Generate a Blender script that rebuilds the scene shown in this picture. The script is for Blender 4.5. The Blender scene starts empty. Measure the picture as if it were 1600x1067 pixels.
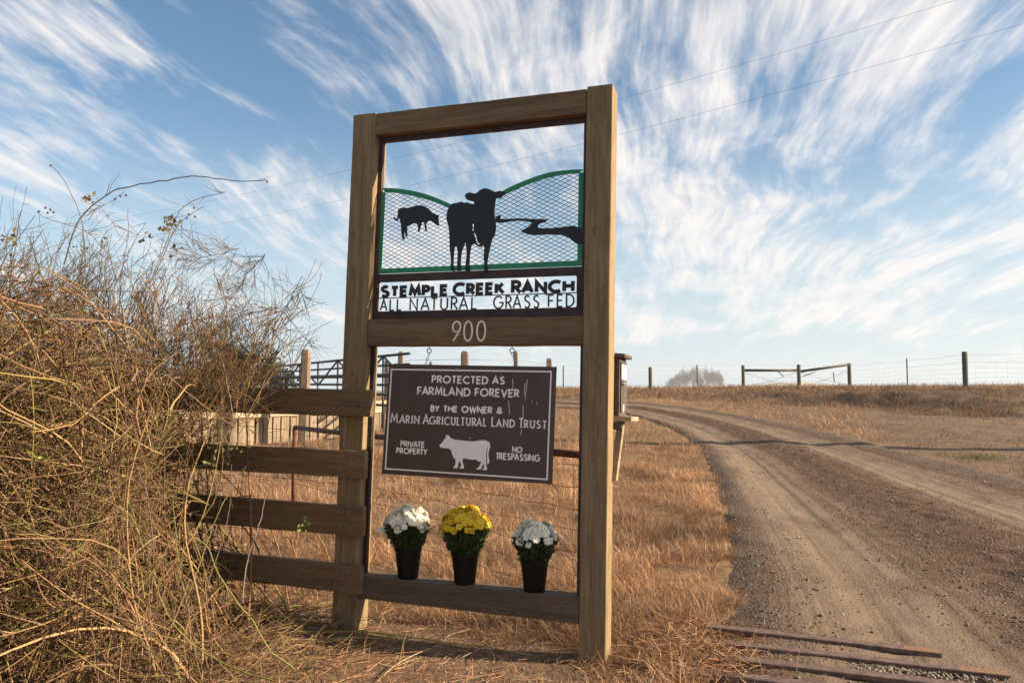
import bpy, bmesh, math, random
import numpy as np
from mathutils import Vector, Matrix, Euler
from mathutils.geometry import tessellate_polygon

# ------------------------------------------------------------------ camera, world, sun
SC = bpy.context.scene
COL = SC.collection
R_ = math.radians
cam_d = bpy.data.cameras.new('camera')
cam = bpy.data.objects.new('camera', cam_d); COL.objects.link(cam)
cam.location = (0, 0, 1.45)
cam.rotation_euler = (R_(90) + math.atan(71.5 / 1200), 0, 0)
cam_d.sensor_width = 36; cam_d.lens = 27.0
cam_d.clip_start = 0.05; cam_d.clip_end = 20000
SC.camera = cam

SUN_EL, SUN_AZ = R_(22), R_(-8)        # azimuth counted from +X towards +Y
sun_dir = Vector((math.cos(SUN_AZ) * math.cos(SUN_EL), math.sin(SUN_AZ) * math.cos(SUN_EL), math.sin(SUN_EL)))
sd = bpy.data.lights.new('sun', 'SUN'); sd.energy = 5.0; sd.angle = R_(0.53); sd.color = (1.0, 0.83, 0.60)
sun = bpy.data.objects.new('sun', sd); COL.objects.link(sun)
sun.rotation_euler = (-sun_dir).to_track_quat('-Z', 'Y').to_euler()
sun.location = (20, 0, 20)
SC.view_settings.view_transform = 'Standard'; SC.view_settings.look = 'None'
SC.view_settings.gamma = 1.0; SC.view_settings.use_curve_mapping = False
SC.view_settings.exposure = 1.32

world = bpy.data.worlds.new('World'); SC.world = world; world.use_nodes = True

def build_world():
    nt = world.node_tree; nt.nodes.clear(); L = nt.links
    def N(t, **k):
        n = nt.nodes.new(t)
        for a, b in k.items(): setattr(n, a, b)
        return n
    def M(op, a, b=None, c=None, clamp=False):
        n = N('ShaderNodeMath', operation=op); n.use_clamp = clamp
        for i, v in enumerate((a, b, c)):
            if v is None: continue
            if isinstance(v, (int, float)): n.inputs[i].default_value = v
            else: L.new(v, n.inputs[i])
        return n.outputs[0]
    def MR(v, a, b, c, d):
        n = N('ShaderNodeMapRange'); n.interpolation_type = 'SMOOTHSTEP'
        L.new(v, n.inputs[0])
        for i, q in enumerate((a, b, c, d)): n.inputs[i + 1].default_value = q
        return n.outputs[0]
    out = N('ShaderNodeOutputWorld'); bg = N('ShaderNodeBackground'); L.new(bg.outputs[0], out.inputs[0])
    sky = N('ShaderNodeTexSky', sky_type='NISHITA'); sky.sun_disc = False
    sky.sun_elevation = SUN_EL; sky.sun_rotation = R_(90) - SUN_AZ
    sky.air_density = 1.0; sky.dust_density = 1.2; sky.ozone_density = 2.0; sky.altitude = 50
    bg.inputs[1].default_value = SKY_STR
    tc = N('ShaderNodeTexCoord'); sep = N('ShaderNodeSeparateXYZ'); L.new(tc.outputs['Generated'], sep.inputs[0])
    x, y, z = sep.outputs
    zc = M('MAXIMUM', z, 0.0)
    den = M('ADD', zc, 0.17)
    px = M('DIVIDE', x, den); py = M('DIVIDE', y, den)
    # rotate so the streaks run along q, the direction they converge to
    a = R_(8)
    p = M('SUBTRACT', M('MULTIPLY', px, math.cos(a)), M('MULTIPLY', py, math.sin(a)))
    q = M('ADD', M('ADD', M('MULTIPLY', px, math.sin(a)), M('MULTIPLY', py, math.cos(a))), 7.3)
    def vec(i, j, k=0.0):
        n = N('ShaderNodeCombineXYZ')
        for s, v in zip(n.inputs, (i, j, k)):
            if isinstance(v, (int, float)): s.default_value = v
            else: L.new(v, s)
        return n.outputs[0]
    def noise(v, sc, det, rough, dist=0.0):
        n = N('ShaderNodeTexNoise'); L.new(v, n.inputs['Vector'])
        n.inputs['Scale'].default_value = sc; n.inputs['Detail'].default_value = det
        n.inputs['Roughness'].default_value = rough; n.inputs['Distortion'].default_value = dist
        return n.outputs[0]
    w1 = M('SUBTRACT', noise(vec(p, q, 3.1), 0.55, 2, 0.5), 0.5)
    w2 = M('SUBTRACT', noise(vec(p, q, 9.7), 1.6, 3, 0.5), 0.5)
    w3 = M('SUBTRACT', noise(vec(p, q, 19.7), 0.5, 2, 0.5), 0.5)
    pw = M('ADD', M('ADD', p, M('MULTIPLY', w1, 0.62)), M('MULTIPLY', w2, 0.07))
    qw = M('ADD', q, M('MULTIPLY', w3, 1.0))
    # tufts: broad bodies of cirrus; fibres: fine combed strands within them
    tuft = noise(vec(M('MULTIPLY', pw, 1.7), M('MULTIPLY', qw, 0.70), 0.0), 1.15, 4, 0.55, 0.3)
    fib = noise(vec(M('MULTIPLY', pw, 11.0), M('MULTIPLY', qw, 1.7), 5.0), 1.0, 7, 0.60, 0.0)
    fib2 = noise(vec(M('MULTIPLY', pw, 30.0), M('MULTIPLY', qw, 4.0), 8.0), 1.0, 5, 0.6, 0.0)
    cover = MR(M('DIVIDE', x, M('ADD', M('ABSOLUTE', y), 0.35)), -0.6, 0.6, -0.022, 0.052)
    low = MR(z, 0.0, 0.10, -0.16, 0.0)
    soft = noise(vec(M('MULTIPLY', pw, 5.6), M('MULTIPLY', qw, 2.3), 2.0), 1.0, 7, 0.62, 0.25)
    body = M('ADD', M('ADD', M('MULTIPLY', tuft, 0.40), M('MULTIPLY', fib, 0.27)), M('ADD', M('MULTIPLY', fib2, 0.08), M('MULTIPLY', soft, 0.34)))
    body = M('ADD', M('ADD', body, cover), low)
    dens = MR(body, 0.494, 0.662, 0.0, 1.0)
    dens = M('MULTIPLY', dens, 0.95)
    fine = MR(fib2, 0.3, 0.75, 0.75, 1.05)
    dens = M('MULTIPLY', dens, fine, clamp=True)
    # milky band low over the horizon
    cc = N('ShaderNodeRGB'); cc.outputs[0].default_value = CLOUD
    hz = N('ShaderNodeRGB'); hz.outputs[0].default_value = HORIZ
    g = N('ShaderNodeHueSaturation'); L.new(sky.outputs[0], g.inputs['Color'])
    g.inputs['Saturation'].default_value = 1.0; g.inputs['Value'].default_value = SKY_VAL
    tn = N('ShaderNodeVectorMath', operation='MULTIPLY'); L.new(g.outputs[0], tn.inputs[0]); tn.inputs[1].default_value = (0.86, 1.02, 1.05)
    m0 = N('ShaderNodeMix', data_type='RGBA'); L.new(tn.outputs[0], m0.inputs[6]); L.new(hz.outputs[0], m0.inputs[7])
    L.new(MR(z, 0.0, 0.36, 0.85, 0.0), m0.inputs[0])
    m1 = N('ShaderNodeMix', data_type='RGBA'); L.new(m0.outputs[2], m1.inputs[6]); L.new(cc.outputs[0], m1.inputs[7])
    L.new(dens, m1.inputs[0])
    L.new(m1.outputs[2], bg.inputs[0])
SKY_STR = 0.0625
SKY_VAL = 0.98
CLOUD = (6.5, 6.2, 6.0, 1)
HORIZ = (4.6, 5.3, 5.8, 1)
build_world()

# ------------------------------------------------------------------ helpers
RNG = np.random.default_rng(11); random.seed(5)

def tag(o, label=None, cat=None, group=None, kind=None):
    if label: o['label'] = label
    if cat: o['category'] = cat
    if group: o['group'] = group
    if kind: o['kind'] = kind
    return o

def empty(name, loc=(0, 0, 0), mat=None):
    o = bpy.data.objects.new(name, None); COL.objects.link(o)
    if mat is not None: o.matrix_world = mat
    else: o.location = loc
    o.empty_display_size = .1
    return o

def obj(name, me, parent=None, mat=None):
    o = bpy.data.objects.new(name, me); COL.objects.link(o)
    if parent is not None: o.parent = parent
    if mat is not None and not me.materials: me.materials.append(mat)
    return o

def part(name, bm, mat, parent=None, smooth=False):
    me = bpy.data.meshes.new(name); bm.to_mesh(me); bm.free()
    if smooth: me.polygons.foreach_set('use_smooth', [True] * len(me.polygons))
    return obj(name, me, parent, mat)

def pydata(name, vs, fs, mat, parent=None, smooth=False):
    me = bpy.data.meshes.new(name); me.from_pydata([tuple(v) for v in vs], [], fs); me.update()
    if smooth: me.polygons.foreach_set('use_smooth', [True] * len(me.polygons))
    return obj(name, me, parent, mat)

def copy_tree(o, parent=None):
    c = o.copy(); COL.objects.link(c); c.parent = parent
    for ch in list(o.children): copy_tree(ch, c)
    return c

def fast_mesh(name, V, F, mat, parent=None, colors=None, smooth=False):
    """V (n,3); F (m,k) faces of one size; colors (n,3) per vertex -> attribute tint"""
    me = bpy.data.meshes.new(name); n, (m, k) = len(V), F.shape
    me.vertices.add(n); me.vertices.foreach_set('co', np.ascontiguousarray(V, np.float32).ravel())
    me.loops.add(m * k); me.loops.foreach_set('vertex_index', np.ascontiguousarray(F, np.int32).ravel())
    me.polygons.add(m); me.polygons.foreach_set('loop_start', np.arange(0, m * k, k, dtype=np.int32))
    try: me.polygons.foreach_set('loop_total', np.full(m, k, np.int32))
    except Exception: pass
    if smooth: me.polygons.foreach_set('use_smooth', np.ones(m, bool))
    me.update(calc_edges=True)
    if colors is not None:
        a = me.color_attributes.new('tint', 'FLOAT_COLOR', 'POINT')
        c = np.ones((n, 4), np.float32); c[:, :3] = colors; a.data.foreach_set('color', c.ravel())
    return obj(name, me, parent, mat)

# ---- batches of tubes: P (N,k,3) r (N,k) col (N,3)
class Tubes:
    def __init__(s, sides=3): s.V = []; s.F = []; s.C = []; s.n = 0; s.sides = sides
    def add(s, P, r, col):
        P = np.asarray(P, float); N, k, _ = P.shape; S = s.sides
        r = np.broadcast_to(np.asarray(r, float), (N, k)); col = np.broadcast_to(np.asarray(col, float), (N, 3))
        T = np.gradient(P, axis=1); T /= np.linalg.norm(T, axis=2, keepdims=True) + 1e-9
        ref = np.where(np.abs(T[:, :1, 2:3]).mean(1, keepdims=True) > .85, np.array([1., .2, 0]), np.array([.05, .1, 1.]))
        A = np.cross(T, np.broadcast_to(ref, T.shape)); A /= np.linalg.norm(A, axis=2, keepdims=True) + 1e-9
        B = np.cross(T, A)
        an = np.arange(S) * 2 * np.pi / S
        ring = P[:, :, None] + r[:, :, None, None] * (A[:, :, None] * np.cos(an)[None, None, :, None] + B[:, :, None] * np.sin(an)[None, None, :, None])
        idx = (np.arange(N)[:, None, None] * k + np.arange(k)[None, :, None]) * S + np.arange(S)[None, None, :]
        a = idx[:, :-1]; b = np.roll(a, -1, 2); c = idx[:, 1:]; d = np.roll(c, -1, 2)
        s.V.append(ring.reshape(-1, 3)); s.F.append(np.stack([a, b, d, c], -1).reshape(-1, 4) + s.n)
        s.C.append(np.repeat(col, k * S, 0)); s.n += N * k * S
    def build(s, name, mat, parent=None):
        return fast_mesh(name, np.concatenate(s.V), np.concatenate(s.F), mat, parent, np.concatenate(s.C), True)

def tube(name, pts, r, mat, parent=None, sides=8, caps=True, col=(1, 1, 1)):
    pts = [Vector(p) for p in pts]; k = len(pts); rr = r if hasattr(r, '__len__') else [r] * k
    vs, fs = [], []; up = None
    for i, p in enumerate(pts):
        t = ((pts[min(i + 1, k - 1)] - pts[max(i - 1, 0)])).normalized()
        if up is None: up = Vector((0, 0, 1)) if abs(t.z) < .9 else Vector((1, 0, 0))
        a = t.cross(up).normalized(); b = t.cross(a).normalized()
        for j in range(sides):
            an = 2 * math.pi * j / sides
            vs.append(p + rr[i] * (a * math.cos(an) + b * math.sin(an)))
    for i in range(k - 1):
        for j in range(sides):
            fs.append((i * sides + j, i * sides + (j + 1) % sides, (i + 1) * sides + (j + 1) % sides, (i + 1) * sides + j))
    if caps: fs += [tuple(range(sides))[::-1], tuple((k - 1) * sides + j for j in range(sides))]
    return pydata(name, vs, fs, mat, parent, True)

def box_bm(x0, x1, y0, y1, z0, z1, cuts=0, axis=None, bev=.004, jit=0., seed=0, rough=None):
    """bevelled box, cut along its long axis, with slightly wandering edges"""
    bm = bmesh.new(); bmesh.ops.create_cube(bm, size=1)
    for v in bm.verts:
        v.co = Vector(((x0 + x1) / 2 + v.co.x * (x1 - x0), (y0 + y1) / 2 + v.co.y * (y1 - y0), (z0 + z1) / 2 + v.co.z * (z1 - z0)))
    if cuts:
        ax = axis if axis is not None else int(np.argmax([x1 - x0, y1 - y0, z1 - z0]))
        lo, hi = (x0, y0, z0)[ax], (x1, y1, z1)[ax]
        for i in range(1, cuts + 1):
            co = [0, 0, 0]; co[ax] = lo + (hi - lo) * i / (cuts + 1); no = [0, 0, 0]; no[ax] = 1
            bmesh.ops.bisect_plane(bm, geom=bm.verts[:] + bm.edges[:] + bm.faces[:], plane_co=co, plane_no=no)
    rs = random.Random(seed)
    if jit:
        off = {}
        ax = axis if axis is not None else int(np.argmax([x1 - x0, y1 - y0, z1 - z0]))
        for v in bm.verts:
            k = round(v.co[ax], 4)
            if k not in off: off[k] = [rs.uniform(-jit, jit) for _ in range(3)]
            for a in range(3):
                if a != ax: v.co[a] += off[k][a] * .6 + rs.uniform(-jit, jit) * .5
    if bev:
        es = [e for e in bm.edges if len(e.link_faces) == 2 and e.calc_face_angle(0) > .5]
        bmesh.ops.bevel(bm, geom=es, offset=bev, segments=2, affect='EDGES', profile=.6)
    return bm

def ss(a, b, x):
    t = np.clip((np.asarray(x, float) - a) / (b - a), 0, 1); return t * t * (3 - 2 * t)

def vnoise(x, y, seed=0):
    """smooth value noise on arrays, 0..1"""
    x = np.asarray(x, float); y = np.asarray(y, float)
    xi = np.floor(x).astype(np.int64); yi = np.floor(y).astype(np.int64)
    fx = x - xi; fy = y - yi; fx = fx * fx * (3 - 2 * fx); fy = fy * fy * (3 - 2 * fy)
    def h(a, b):
        n = (a * 374761393 + b * 668265263 + seed * 1442695041) & 0x7fffffff
        n = ((n ^ (n >> 13)) * 1274126177) & 0x7fffffff
        return ((n ^ (n >> 16)) & 0xffff) / 65535.
    return (h(xi, yi) * (1 - fx) + h(xi + 1, yi) * fx) * (1 - fy) + (h(xi, yi + 1) * (1 - fx) + h(xi + 1, yi + 1) * fx) * fy
def fbm(x, y, o=4, seed=0):
    s = 0; a = .5
    for i in range(o): s = s + a * vnoise(x * 2 ** i, y * 2 ** i, seed + i); a *= .5
    return s / (1 - .5 ** o)

# ------------------------------------------------------------------ materials
def mat_new(name):
    m = bpy.data.materials.new(name); m.use_nodes = True; nt = m.node_tree
    return m, nt, nt.nodes['Principled BSDF'], nt.links

def simple(name, col, rough=.6, metal=0., noise=0., scale=20, bump=0., col2=None, spec=.5):
    m, nt, b, L = mat_new(name)
    b.inputs['Base Color'].default_value = (*col, 1); b.inputs['Roughness'].default_value = rough
    b.inputs['Metallic'].default_value = metal; b.inputs['Specular IOR Level'].default_value = spec
    if noise or bump or col2:
        tc = nt.nodes.new('ShaderNodeTexCoord'); n = nt.nodes.new('ShaderNodeTexNoise')
        n.inputs['Scale'].default_value = scale; n.inputs['Detail'].default_value = 6; n.inputs['Roughness'].default_value = .65
        L.new(tc.outputs['Object'], n.inputs['Vector'])
        c2 = col2 or tuple(c * (1 - noise) for c in col)
        r = nt.nodes.new('ShaderNodeValToRGB'); r.color_ramp.elements[0].position = .35; r.color_ramp.elements[1].position = .68
        r.color_ramp.elements[0].color = (*c2, 1); r.color_ramp.elements[1].color = (*col, 1)
        L.new(n.outputs[0], r.inputs[0]); L.new(r.outputs[0], b.inputs['Base Color'])
        if bump:
            bp = nt.nodes.new('ShaderNodeBump'); bp.inputs['Strength'].default_value = bump; bp.inputs['Distance'].default_value = .01
            L.new(n.outputs[0], bp.inputs['Height']); L.new(bp.outputs[0], b.inputs['Normal'])
    return m

def wood(name, c_dark, c_mid, c_light, axis, green=.0, gcol=(.10, .10, .035), crack=.5, scale=1.):
    m, nt, b, L = mat_new(name); N = nt.nodes.new
    tc = N('ShaderNodeTexCoord'); oi = N('ShaderNodeObjectInfo')
    add = N('ShaderNodeVectorMath'); add.operation = 'ADD'
    mul = N('ShaderNodeVectorMath'); mul.operation = 'SCALE'; mul.inputs['Scale'].default_value = 7.3
    cx = N('ShaderNodeCombineXYZ'); L.new(oi.outputs['Random'], cx.inputs[0]); L.new(oi.outputs['Random'], cx.inputs[1]); L.new(oi.outputs['Random'], cx.inputs[2])
    L.new(cx.outputs[0], mul.inputs[0]); L.new(tc.outputs['Object'], add.inputs[0]); L.new(mul.outputs[0], add.inputs[1])
    def ns(cross, along, det, rough, dist=0.):
        mp = N('ShaderNodeMapping'); s = [cross * scale] * 3; s[axis] = along * scale; mp.inputs['Scale'].default_value = s
        L.new(add.outputs[0], mp.inputs[0]); n = N('ShaderNodeTexNoise'); n.inputs['Scale'].default_value = 1
        n.inputs['Detail'].default_value = det; n.inputs['Roughness'].default_value = rough; n.inputs['Distortion'].default_value = dist
        L.new(mp.outputs[0], n.inputs['Vector']); return n.outputs[0]
    grain = ns(120, 3.2, 7, .72, .25); broad = ns(24, 1.6, 6, .62, .5); blot = ns(7, 5, 5, .6); fine = ns(260, 9, 3, .6)
    mx = N('ShaderNodeMath'); mx.operation = 'MULTIPLY_ADD'; L.new(grain, mx.inputs[0]); mx.inputs[1].default_value = .62
    mb = N('ShaderNodeMath'); mb.operation = 'MULTIPLY'; L.new(broad, mb.inputs[0]); mb.inputs[1].default_value = .42; L.new(mb.outputs[0], mx.inputs[2])
    r = N('ShaderNodeValToRGB'); e = r.color_ramp.elements; e[0].position = .33; e[1].position = .70
    e[0].color = (*c_dark, 1); e[1].color = (*c_light, 1); q = e.new(.52); q.color = (*c_mid, 1)
    L.new(mx.outputs[0], r.inputs[0])
    last = r.outputs[0]
    if green:
        gm = N('ShaderNodeMix'); gm.data_type = 'RGBA'; L.new(last, gm.inputs[6]); gm.inputs[7].default_value = (*gcol, 1)
        mr = N('ShaderNodeMapRange'); L.new(blot, mr.inputs[0]); mr.inputs[1].default_value = .48; mr.inputs[2].default_value = .72
        mr.inputs[3].default_value = 0; mr.inputs[4].default_value = green; L.new(mr.outputs[0], gm.inputs[0]); last = gm.outputs[2]
    ck = N('ShaderNodeMapRange'); L.new(grain, ck.inputs[0]); ck.inputs[1].default_value = .30; ck.inputs[2].default_value = .39
    ck.inputs[3].default_value = crack; ck.inputs[4].default_value = 0
    cm = N('ShaderNodeMix'); cm.data_type = 'RGBA'; cm.blend_type = 'MULTIPLY'; L.new(ck.outputs[0], cm.inputs[0]); L.new(last, cm.inputs[6]); cm.inputs[7].default_value = (.25, .22, .2, 1)
    sk = N('ShaderNodeMapRange'); L.new(ns(38, 20, 4, .7), sk.inputs[0]); sk.inputs[1].default_value = .60; sk.inputs[2].default_value = .70; sk.inputs[3].default_value = 0; sk.inputs[4].default_value = .55
    st = N('ShaderNodeMapRange'); L.new(ns(9, 1.3, 5, .7, 1.), st.inputs[0]); st.inputs[1].default_value = .46; st.inputs[2].default_value = .66; st.inputs[3].default_value = 0; st.inputs[4].default_value = .5
    k1 = N('ShaderNodeMix'); k1.data_type = 'RGBA'; k1.blend_type = 'MULTIPLY'; L.new(sk.outputs[0], k1.inputs[0]); L.new(cm.outputs[2], k1.inputs[6]); k1.inputs[7].default_value = (.30, .27, .25, 1)
    k2 = N('ShaderNodeMix'); k2.data_type = 'RGBA'; k2.blend_type = 'MULTIPLY'; L.new(st.outputs[0], k2.inputs[0]); L.new(k1.outputs[2], k2.inputs[6]); k2.inputs[7].default_value = (.52, .50, .48, 1)
    L.new(k2.outputs[2], b.inputs['Base Color'])
    hs = N('ShaderNodeMath'); hs.operation = 'MULTIPLY_ADD'; L.new(fine, hs.inputs[0]); hs.inputs[1].default_value = .3; L.new(grain, hs.inputs[2])
    bp = N('ShaderNodeBump'); bp.inputs['Strength'].default_value = .85; bp.inputs['Distance'].default_value = .011
    L.new(hs.outputs[0], bp.inputs['Height']); L.new(bp.outputs[0], b.inputs['Normal'])
    b.inputs['Roughness'].default_value = .82; b.inputs['Specular IOR Level'].default_value = .25
    return m

def tinted(name, rough=.8, trans=0., var=.25, scale=60, spec=.3):
    m, nt, b, L = mat_new(name)
    at = nt.nodes.new('ShaderNodeAttribute'); at.attribute_name = 'tint'
    n = nt.nodes.new('ShaderNodeTexNoise'); n.inputs['Scale'].default_value = scale; n.inputs['Detail'].default_value = 2
    tc = nt.nodes.new('ShaderNodeTexCoord'); L.new(tc.outputs['Object'], n.inputs['Vector'])
    mr = nt.nodes.new('ShaderNodeMapRange'); L.new(n.outputs[0], mr.inputs[0]); mr.inputs[1].default_value = .3; mr.inputs[2].default_value = .7
    mr.inputs[3].default_value = 1 - var; mr.inputs[4].default_value = 1 + var
    mu = nt.nodes.new('ShaderNodeVectorMath'); mu.operation = 'SCALE'; L.new(at.outputs['Color'], mu.inputs[0]); L.new(mr.outputs[0], mu.inputs['Scale'])
    L.new(mu.outputs[0], b.inputs['Base Color']); b.inputs['Roughness'].default_value = rough; b.inputs['Specular IOR Level'].default_value = spec
    if trans:
        tr = nt.nodes.new('ShaderNodeBsdfTranslucent'); L.new(mu.outputs[0], tr.inputs[0])
        mi = nt.nodes.new('ShaderNodeMixShader'); mi.inputs[0].default_value = trans
        out = nt.nodes['Material Output']; L.new(b.outputs[0], mi.inputs[1]); L.new(tr.outputs[0], mi.inputs[2]); L.new(mi.outputs[0], out.inputs[0])
    return m

M_post = wood('post_wood', (.145, .098, .050), (.27, .185, .098), (.38, .275, .16), 2, green=.45, gcol=(.17, .13, .05), crack=.55)
M_rail = wood('rail_wood', (.105, .063, .034), (.205, .128, .070), (.30, .205, .12), 0, green=.45, gcol=(.16, .125, .05), crack=.5)
M_sill = wood('sill_wood', (.085, .058, .040), (.14, .098, .068), (.20, .145, .10), 0, green=.25, gcol=(.12,.095,.05), crack=.4)
M_old = wood('old_post_wood', (.075, .052, .036), (.19, .138, .095), (.34, .265, .19), 2, crack=.8, scale=.35)
M_plank = wood('grey_plank_wood', (.09, .062, .042), (.23, .17, .115), (.36, .28, .19), 2, crack=.9, scale=.3)
M_ledger = wood('pale_board_wood', (.25, .18, .11), (.40, .31, .21), (.50, .40, .28), 0, crack=.3, scale=.3)
M_greypost = wood('round_post_wood', (.05, .04, .03), (.10, .085, .065), (.16, .13, .10), 2, crack=.6, scale=.3)
M_box = wood('box_wood', (.055, .042, .036), (.10, .078, .066), (.16, .13, .11), 2, crack=.4)
M_shelf = wood('shelf_wood', (.20, .14, .085), (.40, .30, .19), (.55, .43, .29), 0, crack=.3)
M_black = simple('black_steel', (.012, .013, .015), .45, .3, col2=(.045, .026, .018), scale=9, bump=.1)
M_blackrust = simple('rusty_black_steel', (.014, .013, .014), .6, .2, col2=(.07, .03, .02), scale=14, bump=.2)
M_cow = simple('cow_black_steel', (.0085, .0105, .013), .55, .1)
M_green = simple('green_painted_steel', (.012, .26, .11), .5, .0, noise=.35, scale=12)
M_meshsteel = simple('mesh_steel', (.016, .020, .026), .6, .1)
M_sign = simple('brown_sign_paint', (.080, .042, .031), .5, 0, noise=.25, scale=7)
M_white = simple('cream_white_paint', (.94, .88, .82), .55, 0, noise=.08, scale=40)
M_number = simple('cream_number_paint', (.88, .76, .64), .5)
M_zinc = simple('galvanised_steel', (.35, .36, .37), .35, .8)
M_rust = simple('rusty_pipe', (.17, .055, .028), .8, .1, col2=(.07, .025, .016), scale=30, bump=.4)
M_rail_steel = simple('old_rail_steel', (.20, .125, .095), .7, .25, col2=(.085, .05, .042), scale=22, bump=.5)
M_rusttop = simple('orange_rust', (.25, .13, .07), .9, 0, noise=.4, scale=60, bump=.5)
M_wire = simple('rusty_wire', (.13, .07, .045), .7, .3)
M_wiregrey = simple('grey_wire', (.30, .29, .28), .5, .5)
M_gate = simple('grey_pipe_paint', (.06, .068, .078), .5, .4, noise=.3, scale=5)
M_pot = simple('black_pot_plastic', (.0045, .0035, .004), .5, spec=.18)
M_potsoil = simple('potting_soil', (.05, .03, .02), .95, bump=.5, scale=200)
M_petalw = simple('white_petal', (.92, .86, .72), .6)
M_petaly = simple('yellow_petal', (.83, .56, .015), .6)
M_eyew = simple('cream_flower_eye', (.72, .62, .30), .7)
M_eyey = simple('golden_flower_eye', (.72, .40, .01), .7)
M_leaf = tinted('leaf', .55, .25, .2)
M_stem = tinted('stem', .75, 0, .22, 90)
M_straw = tinted('dry_grass', .75, .30, .12, 9)
M_stone = tinted('gravel_stone', .9, 0, .25, 70)

# ------------------------------------------------------------------ terrain
KY = [-60, 0, 4, 8, 14, 20, 30, 40, 60, 100, 200, 420, 700, 1500, 4000]
KZ = [-.3, 0, .05, .14, .36, .62, .98, 1.22, 1.30, .9, -3, -8, -6, -10, -30]
def terrain(x, y):
    x = np.asarray(x, float); y = np.asarray(y, float)
    g = sum(np.interp(y + d, KY, KZ) for d in (-1.5, -.5, .5, 1.5)) / 4
    g = g * (1 - .5 * (1 - ss(-5, .5, x)) * ss(5, 12, y) * (1 - ss(40, 90, y)))
    yb = 31 - 10 * ss(6, 15, x)
    B = (.10 + .47 * ss(7, 15, x)) * ss(yb, yb + 4, y) * (1 - ss(45, 90, y)) * ss(-6, 3, x)
    n = (fbm(x * .9 + 7, y * .9, 3, 3) - .5) * .10 * ss(4.5, 12, y) + (fbm(x * .22, y * .22, 2, 8) - .5) * .14 * ss(9, 22, y) * (1 - ss(60, 200, y))
    n = n + (fbm(x * 1.6, y * 1.6, 3, 21) - .5) * .22 * ss(yb - 1, yb + 1, y) * (1 - ss(yb + 4, yb + 7, y)) * ss(3, 8, x)
    n = n * (1 - .75 * road_core(x, y))
    heap = .10 * np.exp(-(((x + 1.42) / .34) ** 2 + ((y - 4.25) / .26) ** 2)) + .05 * np.exp(-(((x + 2.0) / .6) ** 2 + ((y - 4.0) / .5) ** 2))
    b_ = g + B + n; c_ = 1.37 + .4 * n; k_ = .12; h_ = np.clip(.5 + .5 * (c_ - b_) / k_, 0, 1)      # the crest levels off
    return b_ * h_ + c_ * (1 - h_) - k_ * h_ * (1 - h_) + heap
RL = np.array([(.5, -2), (.6, 1.5), (.93, 3.73), (1.34, 5.03), (1.8, 6.67), (2.32, 8.86), (2.89, 11.5), (3.34, 14.4), (3.5, 17.5), (3.18, 20.7), (2.61, 22.4), (1.42, 24.4), (-1, 25.9), (-6, 27.2), (-14, 28.6)])
RR = np.array([(6.6, -2), (6.6, 1.5), (6.7, 4), (6.7, 6), (6.7, 8.5), (6.7, 11), (6.75, 13.6), (6.7, 16.4), (6.4, 19.9), (5.7, 23.5), (4.5, 26.9), (3.3, 28.6), (.5, 31.0), (-5, 32.6), (-14, 34)])
def crom(P, n):
    P = np.asarray(P); m = len(P); t = np.linspace(0, m - 1, n); i = np.clip(t.astype(int), 0, m - 2); u = (t - i)[:, None]
    p0, p1, p2, p3 = P[np.maximum(i - 1, 0)], P[i], P[i + 1], P[np.minimum(i + 2, m - 1)]
    return .5 * (2 * p1 + (p2 - p0) * u + (2 * p0 - 5 * p1 + 4 * p2 - p3) * u ** 2 + (3 * p1 - p0 - 3 * p2 + p3) * u ** 3)
_L, _R = crom(RL, 300), crom(RR, 300)
def road_t(x, y):
    """across-road coordinate 0 (left edge) .. 1 (right edge) for points, by nearest cross-section"""
    x = np.atleast_1d(np.asarray(x, float)); y = np.atleast_1d(np.asarray(y, float)); sh = x.shape
    x = x.ravel(); y = y.ravel(); t = np.full(x.shape, 9.)
    A = _L[::4]; D = _R[::4] - A; D2 = (D ** 2).sum(1); ln = np.sqrt(D2)
    for c in range(0, len(x), 60000):
        px = x[c:c + 60000, None] - A[:, 0]; py = y[c:c + 60000, None] - A[:, 1]
        u = (px * D[:, 0] + py * D[:, 1]) / D2; off = np.abs(px * D[:, 1] - py * D[:, 0]) / ln
        j = off.argmin(1); k = np.arange(len(j)); t[c:c + 60000] = np.where(off[k, j] < 1.0, u[k, j], 9.)
    return t.reshape(sh)
def road_core(x, y):
    """cheap road mask used to smooth the terrain under the road"""
    x = np.asarray(x, float); y = np.asarray(y, float)
    xl = np.interp(y, _L[:215, 1], _L[:215, 0]); xr = np.interp(y, _R[:240, 1], _R[:240, 0])
    a = ss(xl - .3, xl + .6, x) * (1 - ss(xr - .4, xr + .8, x)) * (1 - ss(21, 25, y))
    return np.maximum(a, ss(23.5, 25, y) * (1 - ss(29.5, 31, y)) * (1 - ss(1.5, 5, x)))

def ground_z(x, y): return float(terrain(x, y))

def grid_mesh(name, xs, ys, mat, zoff=0., fn=None):
    X, Y = np.meshgrid(xs, ys); Z = terrain(X, Y) + zoff
    if fn is not None: Z = Z + fn(X, Y)
    ny, nx = X.shape; V = np.stack([X, Y, Z], -1).reshape(-1, 3)
    i = np.arange(nx * ny).reshape(ny, nx)
    F = np.stack([i[:-1, :-1], i[:-1, 1:], i[1:, 1:], i[1:, :-1]], -1).reshape(-1, 4)
    return fast_mesh(name, V, F, mat, None, None, True)

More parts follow.
